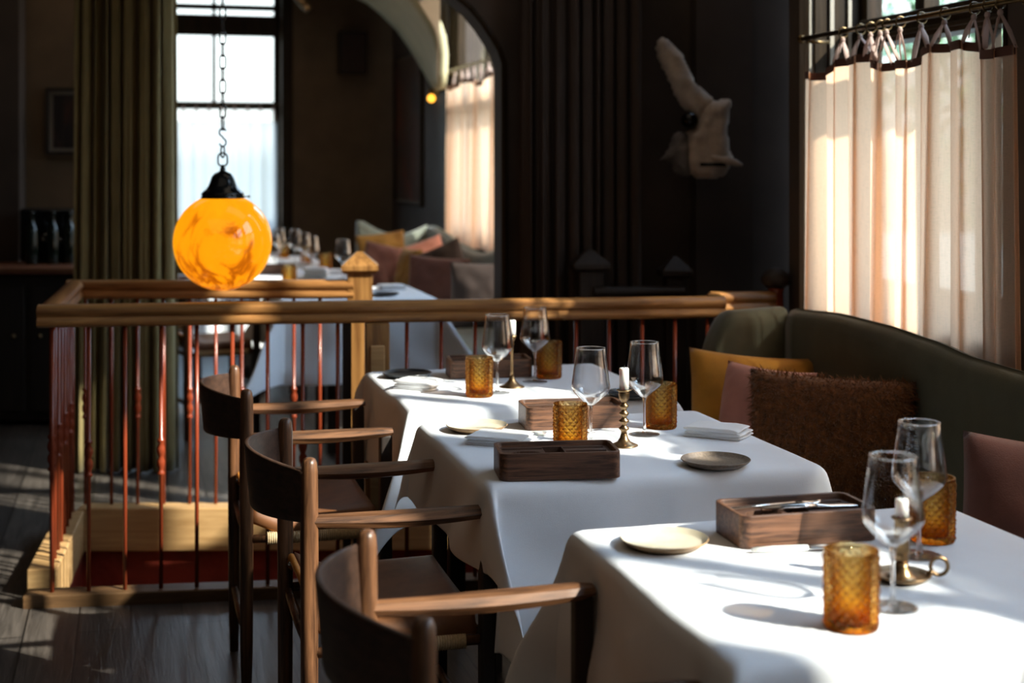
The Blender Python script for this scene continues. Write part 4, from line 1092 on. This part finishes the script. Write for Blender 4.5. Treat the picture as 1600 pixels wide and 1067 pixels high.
def link_bm(h, wd, r_, rot):
    bm = NB(); pts = []
    n_ = 24; hh = h/2-wd/2
    for i in range(n_):
        a_ = 2*PI*i/n_; x = wd/2*math.cos(a_); y = wd/2*math.sin(a_)+(hh if math.sin(a_) > 0 else -hh)
        pts.append(Vector((x*math.cos(rot), x*math.sin(rot), y)))
    rings = []; nn = Vector((-math.sin(rot), math.cos(rot), 0))
    for i, p in enumerate(pts):
        d = (pts[(i+1) % n_]-pts[i-1]).normalized(); s_ = d.cross(nn).normalized()
        rings.append([bm.verts.new(p+s_*r_*math.cos(2*PI*j/8)+nn*r_*math.sin(2*PI*j/8)) for j in range(8)])
    for i in range(n_):
        A_, B_ = rings[i], rings[(i+1) % n_]
        for j in range(8): bm.faces.new((A_[j], A_[(j+1) % 8], B_[(j+1) % 8], B_[j]))
    return bm
o = link('round_link', link_bm(.048, .034, .0032, 0), blackmetal, lamp); o.location = (0, 0, z+.020)
o = link('round_link', link_bm(.040, .026, .0032, 1.3), blackmetal, lamp); o.location = (0, 0, z+.048)
# S hook
bm = NB(); pts = []
for i in range(13): a_ = -PI*.9+i/12*PI*1.35; pts.append((.012*math.cos(a_), 0, z+.082+.014*math.sin(a_)))
pts2 = [(-.012*math.cos(-PI*.9+i/12*PI*1.35), 0, z+.118-.014*math.sin(-PI*.9+i/12*PI*1.35)) for i in range(13)][::-1]
tube(bm, pts+pts2, .0032, 8); link('s_hook', bm, blackmetal, lamp)
zz = z+.150; k = 0
big = small = None
while LC.z+zz < 3.5:
    h = .046 if k % 3 else .052
    src = link_bm(.050, .021, .0029, .15 if k % 2 else 1.42)
    if k < 2:
        o = link('chain_link', src, blackmetal, lamp); 
        if k == 0: big = o
        else: small = o
    else:
        src.free(); o = (big if k % 2 == 0 else small).copy(); COL.objects.link(o)
    o.location = (0, 0, zz); zz += .0440; k += 1

# ================================================================== WALL SCULPTURE
SC = thing('wall_sculpture', 'pale feathery bird-like sculpture mounted on the dark wall', 'sculpture', P(1095, 170, 5.95))
def relief(name, outline, Y, thick, m, seed=0, parent=SC, step=3.2, depth=0):
    """inflated relief from an outline given in frame pixels at distance Y"""
    pts = [(x, y) for x, y in outline]; n_ = len(pts)
    def inside(x, y):
        c = False; j = n_-1
        for i in range(n_):
            xi, yi = pts[i]; xj, yj = pts[j]
            if (yi > y) != (yj > y) and x < (xj-xi)*(y-yi)/(yj-yi)+xi: c = not c
            j = i
        return c
    def dist(x, y):
        best = 1e9
        for i in range(n_):
            x1, y1 = pts[i]; x2, y2 = pts[(i+1) % n_]; L2 = (x2-x1)**2+(y2-y1)**2
            q = max(0, min(1, ((x-x1)*(x2-x1)+(y-y1)*(y2-y1))/L2)); best = min(best, math.hypot(x-x1-q*(x2-x1), y-y1-q*(y2-y1)))
        return best
    x0, x1 = min(p[0] for p in pts), max(p[0] for p in pts); y0, y1 = min(p[1] for p in pts), max(p[1] for p in pts)
    nx, ny = int((x1-x0)/step)+2, int((y1-y0)/step)+2; V_ = {}
    bm = NB()
    for side in (0, 1):
        for i in range(nx+1):
            for j in range(ny+1):
                x, y = x0-step/2+i*step, y0-step/2+j*step
                if not inside(x, y): continue
                d = dist(x, y); h = thick*math.sqrt(min(1, d/12.0))*(1+.25*noise.noise(Vector((x*.06, y*.06, seed)))) if side == 0 else 0
                V_[(side, i, j)] = bm.verts.new(P(x, y, Y)+Vector((0, -h-depth if side == 0 else -depth+.004, 0)) - SC.location)
        for i in range(nx):
            for j in range(ny):
                q = [V_.get((side, i, j)), V_.get((side, i+1, j)), V_.get((side, i+1, j+1)), V_.get((side, i, j+1))]
                q = [v_ for v_ in q if v_]
                if len(q) >= 3: bm.faces.new(q)
    be = [e_ for e_ in bm.edges if e_.is_boundary]
    try: bmesh.ops.bridge_loops(bm, edges=be)
    except Exception: pass
    o = link(name, bm, m, parent); return o
def edge_noise(pl, amp=1.6, sub=4):
    out = []
    for i in range(len(pl)):
        a_, b_ = pl[i], pl[(i+1) % len(pl)]
        for k in range(sub):
            q = k/sub; x, y = a_[0]*(1-q)+b_[0]*q, a_[1]*(1-q)+b_[1]*q
            out.append((x+amp*noise.noise(Vector((x*.3, y*.3, 1))), y+amp*noise.noise(Vector((x*.3, y*.3, 9)))))
    return out
relief('long_wing', edge_noise([(1022, 75), (1026, 62), (1034, 57), (1044, 59), (1052, 70), (1066, 82), (1076, 105), (1086, 127), (1103, 142), (1118, 155), (1108, 172), (1090, 190), (1078, 176), (1066, 171), (1052, 150), (1045, 130), (1036, 112), (1028, 95)]), 5.93, .03, bone_m, 1)
relief('body', edge_noise([(1105, 158), (1122, 155), (1138, 153), (1144, 158), (1140, 175), (1138, 200), (1141, 235), (1148, 246), (1140, 262), (1133, 275), (1115, 281), (1090, 281), (1076, 272), (1072, 250), (1074, 220), (1070, 205), (1082, 200), (1090, 188), (1095, 175)]), 5.93, .045, bone_m, 2)
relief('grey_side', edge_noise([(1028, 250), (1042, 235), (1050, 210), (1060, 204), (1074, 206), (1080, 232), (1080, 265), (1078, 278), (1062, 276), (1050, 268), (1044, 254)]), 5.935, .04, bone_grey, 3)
bm = NB(); bmesh.ops.create_uvsphere(bm, u_segments=24, v_segments=16, radius=.036); o = link('round_dark_knob', bm, blackmetal, SC); o.location = P(1078, 188, 5.90)-SC.location
bm = NB(); tube(bm, [P(1094, 257, 5.86)-SC.location, P(1134, 257, 5.86)-SC.location], .008, 8); link('dark_peg', bm, blackmetal, SC)
bm = NB(); tube(bm, [P(1112, 246, 5.86)-SC.location, P(1135, 250, 5.855)-SC.location, P(1150, 255, 5.86)-SC.location, P(1160, 258, 5.86)-SC.location], [.008, .016, .014, .005], 12); link('pointed_beak', bm, bone_m, SC)

# ================================================================== WALL ITEMS
def picture(label, corners, m, fm, matte=None, group=None, fw_=.02, th=.03):
    """corners: bottom-left, bottom-right (Vector, on the wall), height; faces -normal"""
    a_, b_, h, nrm = corners; r = thing('framed_picture', label, 'picture', tuple(a_), 0, group); L_ = (b_-a_).length; d = (b_-a_).normalized()
    r.rotation_euler = (0, 0, math.atan2(d.y, d.x))
    s = 1 if nrm.dot(Vector((-d.y, d.x, 0))) > 0 else -1
    bm = NB()
    for c, sz in (((L_/2, 0, fw_/2), (L_, th, fw_)), ((L_/2, 0, h-fw_/2), (L_, th, fw_)), ((fw_/2, 0, h/2), (fw_, th, h-2*fw_)), ((L_-fw_/2, 0, h/2), (fw_, th, h-2*fw_))): box(bm, (c[0], s*th/2, c[2]), sz)
    link('frame', bm, fm, r, False)
    i0 = fw_
    if matte:
        bm = NB(); box(bm, (L_/2, s*.006, h/2), (L_-2*fw_, .004, h-2*fw_)); link('mount_board', bm, matte, r, False); i0 = fw_+.022
    bm = NB(); box(bm, (L_/2, s*.010, h/2), (L_-2*i0, .003, h-2*i0)); link('artwork', bm, m, r, False)
    bm = NB(); box(bm, (L_/2, s*.017, h/2), (L_-2*fw_, .002, h-2*fw_)); link('glazing', bm, pic_glass, r, False)
mount = plain('dull_mount_board', (.34, .30, .25), .7, 0, 30, 0)
picture('small dark framed picture on the brown wall left of the olive drape', (P(73, 242, 8.49), P(140, 242, 8.49), .40, Vector((0, -1, 0))), art_dark, ebony, mount)
tA, tB = tpx(662, -.003), tpx(620, -.003)
picture('tall narrow painting in dark reds on the far wall before the window', (W(tA, -.003, 1.07), W(tB, -.003, 1.07), 1.30, -V), art_red, frame_wood, mount)
# loudspeaker on the back wall
sp0 = back_pt(552); sk = thing('wall_loudspeaker', 'black loudspeaker high on the back wall of the far room', 'loudspeaker', (sp0.x, sp0.y-.12, fz(114)), ANG)
bm = NB(); box(bm, (0, 0, .19), (.25, .2, .38)); link('cabinet', bm, blackmetal, sk, False, .008)
bm = NB(); box(bm, (0, -.105, .19), (.22, .01, .35)); link('grille', bm, velvet_dark, sk, False)
bm = NB(); box(bm, (0, .13, .19), (.05, .09, .05)); link('wall_bracket', bm, blackmetal, sk, False)
# ceiling spotlight
sc_ = P(478, 6, 11.2); sl = thing('ceiling_spotlight', 'small cylinder spotlight under the beam, near the top left', 'spotlight', tuple(sc_))
bm = NB(); tube(bm, [(-.07, 0, .06), (.03, 0, -.05)], .035, 16); link('lamp_housing', bm, brass, sl)
bm = NB(); tube(bm, [(-.03, 0, .04), (-.03, 0, 3.49-sc_.z)], .008, 8); link('hanging_rod', bm, blackmetal, sl)
# added glowing ball on a holder, imitates an amber lamp reflection by the painting
wlp = W(tpx(674, -.06), -.06, 1.93); wl_o = thing('reflection_glow', 'small amber glow standing in for a lamp reflection at the foot of the arch', 'lamp', tuple(wlp))
bm = NB(); bmesh.ops.create_uvsphere(bm, u_segments=20, v_segments=12, radius=.03); link('glow_ball', bm, glow_m, wl_o)
bm = NB(); lathe(bm, [(.001, .075), (.02, .072), (.03, .05), (.032, .035), (.001, .034)], 16); link('holder', bm, brass, wl_o)
bm = NB(); tube(bm, [Vector((0, 0, .06)), V*.03+Z*.07, V*.055+Z*.06], .006, 8); link('arm', bm, brass, wl_o)
# sideboard at far left with bottles
sb = thing('sideboard', 'dark sideboard with reddish wooden top at the far left', 'sideboard', (-3.22, 8.08, FZ))
bm = NB(); box(bm, (0, 0, .43), (2.2, .42, .80)); link('cabinet_body', bm, ebony, sb, False, .005)
bm = NB(); box(bm, (0, -.02, .86), (2.26, .50, .035)); link('top_board', bm, wood('cherry_top', (.10, .035, .018), (.2, .08, .04), 0, .4), sb, False, .006)
for k in range(4):
    bm = NB(); box(bm, (-.82+.545*k, -.215, .43), (.51, .018, .70)); d_ = link('door', bm, ebony, sb, False, .004)
    bm = NB(); lathe(bm, [(.001, 0), (.010, .003), (.012, .014), (.001, .018)], 12); q_ = link('knob', bm, brass, d_); q_.location = (-.62+.545*k if k % 2 == 0 else -1.02+.545*k, -.224, .5); q_.rotation_euler = (PI/2, 0, 0)
bottle_m = plain('dark_bottle_glass', (.008, .012, .009), .08, 0, 30, 0)
bm = NB(); lathe(bm, [(.001, 0), (.036, 0), (.037, .01), (.037, .18), (.030, .21), (.014, .24), (.0135, .29), (.016, .292), (.016, .30), (.001, .30)], 24); bot = link('bottle', bm, bottle_m)
zb = FZ+.878
BX = [(50, 'dark bottle on the sideboard, leftmost of three'), (80, 'dark bottle on the sideboard, middle of three'), (104, 'dark bottle on the sideboard, next to the olive drape')]
for k, (x, lb) in enumerate(BX):
    o = bot if k == 0 else bot.copy()
    if k: COL.objects.link(o)
    o.location = (P(x, 0, 8.1).x, 8.1+.03*k, zb); tag(o, lb, 'bottle', 'bottles on the sideboard')
cf_ = thing('coffee_machine', 'black machine standing on the sideboard at far left', 'coffee machine', (P(78, 0, 8.26).x, 8.28, zb), 0)
bm = NB(); box(bm, (0, 0, .16), (.32, .16, .31)); link('housing', bm, blackmetal, cf_, False, .02, seg=3)
bm = NB()
for k in range(3): torus(bm, (-.09+.08*k, -.085, .17-.02*k), .016, .003, 'Y', 16, 6)
link('dial', bm, steel, cf_)

# ================================================================== TREES OUTSIDE
def tree(loc, h, cr_, seed, label):
    r = thing('tree', label, 'tree', loc, 0, 'trees outside the near window'); random.seed(seed)
    bm = NB(); tube(bm, [(0, 0, 0), (.1, 0, h*.3), (-.05, .1, h*.6), (0, 0, h*.85)], [.22, .17, .12, .04], 10); link('trunk', bm, bark_m, r)
    bm = NB()
    for k in range(5200):
        a_, b_ = random.uniform(0, 2*PI), random.uniform(-1, 1); q = random.random()**.4
        c = Vector((math.cos(a_)*math.sqrt(1-b_*b_), math.sin(a_)*math.sqrt(1-b_*b_), b_*1.15))*cr_*q*(1+.3*noise.noise(Vector((a_*2, b_*3, seed)))) + Z*(h*.68)
        d = Vector((random.uniform(-1, 1), random.uniform(-1, 1), random.uniform(-1, 1))).normalized(); e2 = d.orthogonal().normalized(); L_ = random.uniform(.10, .2)
        bm.faces.new([bm.verts.new(c+q_) for q_ in (d*L_, e2*L_*.5, -d*L_, -e2*L_*.5)])
    link('crown', bm, leaf_m, r)
tree((7.2, 17.5, -1.5), 7.5, 2.9, 1, 'leafy tree seen through the near window, left pane')
tree((12.6, 22.5, -1.5), 7.5, 3.0, 2, 'leafy tree seen through the near window, right pane')
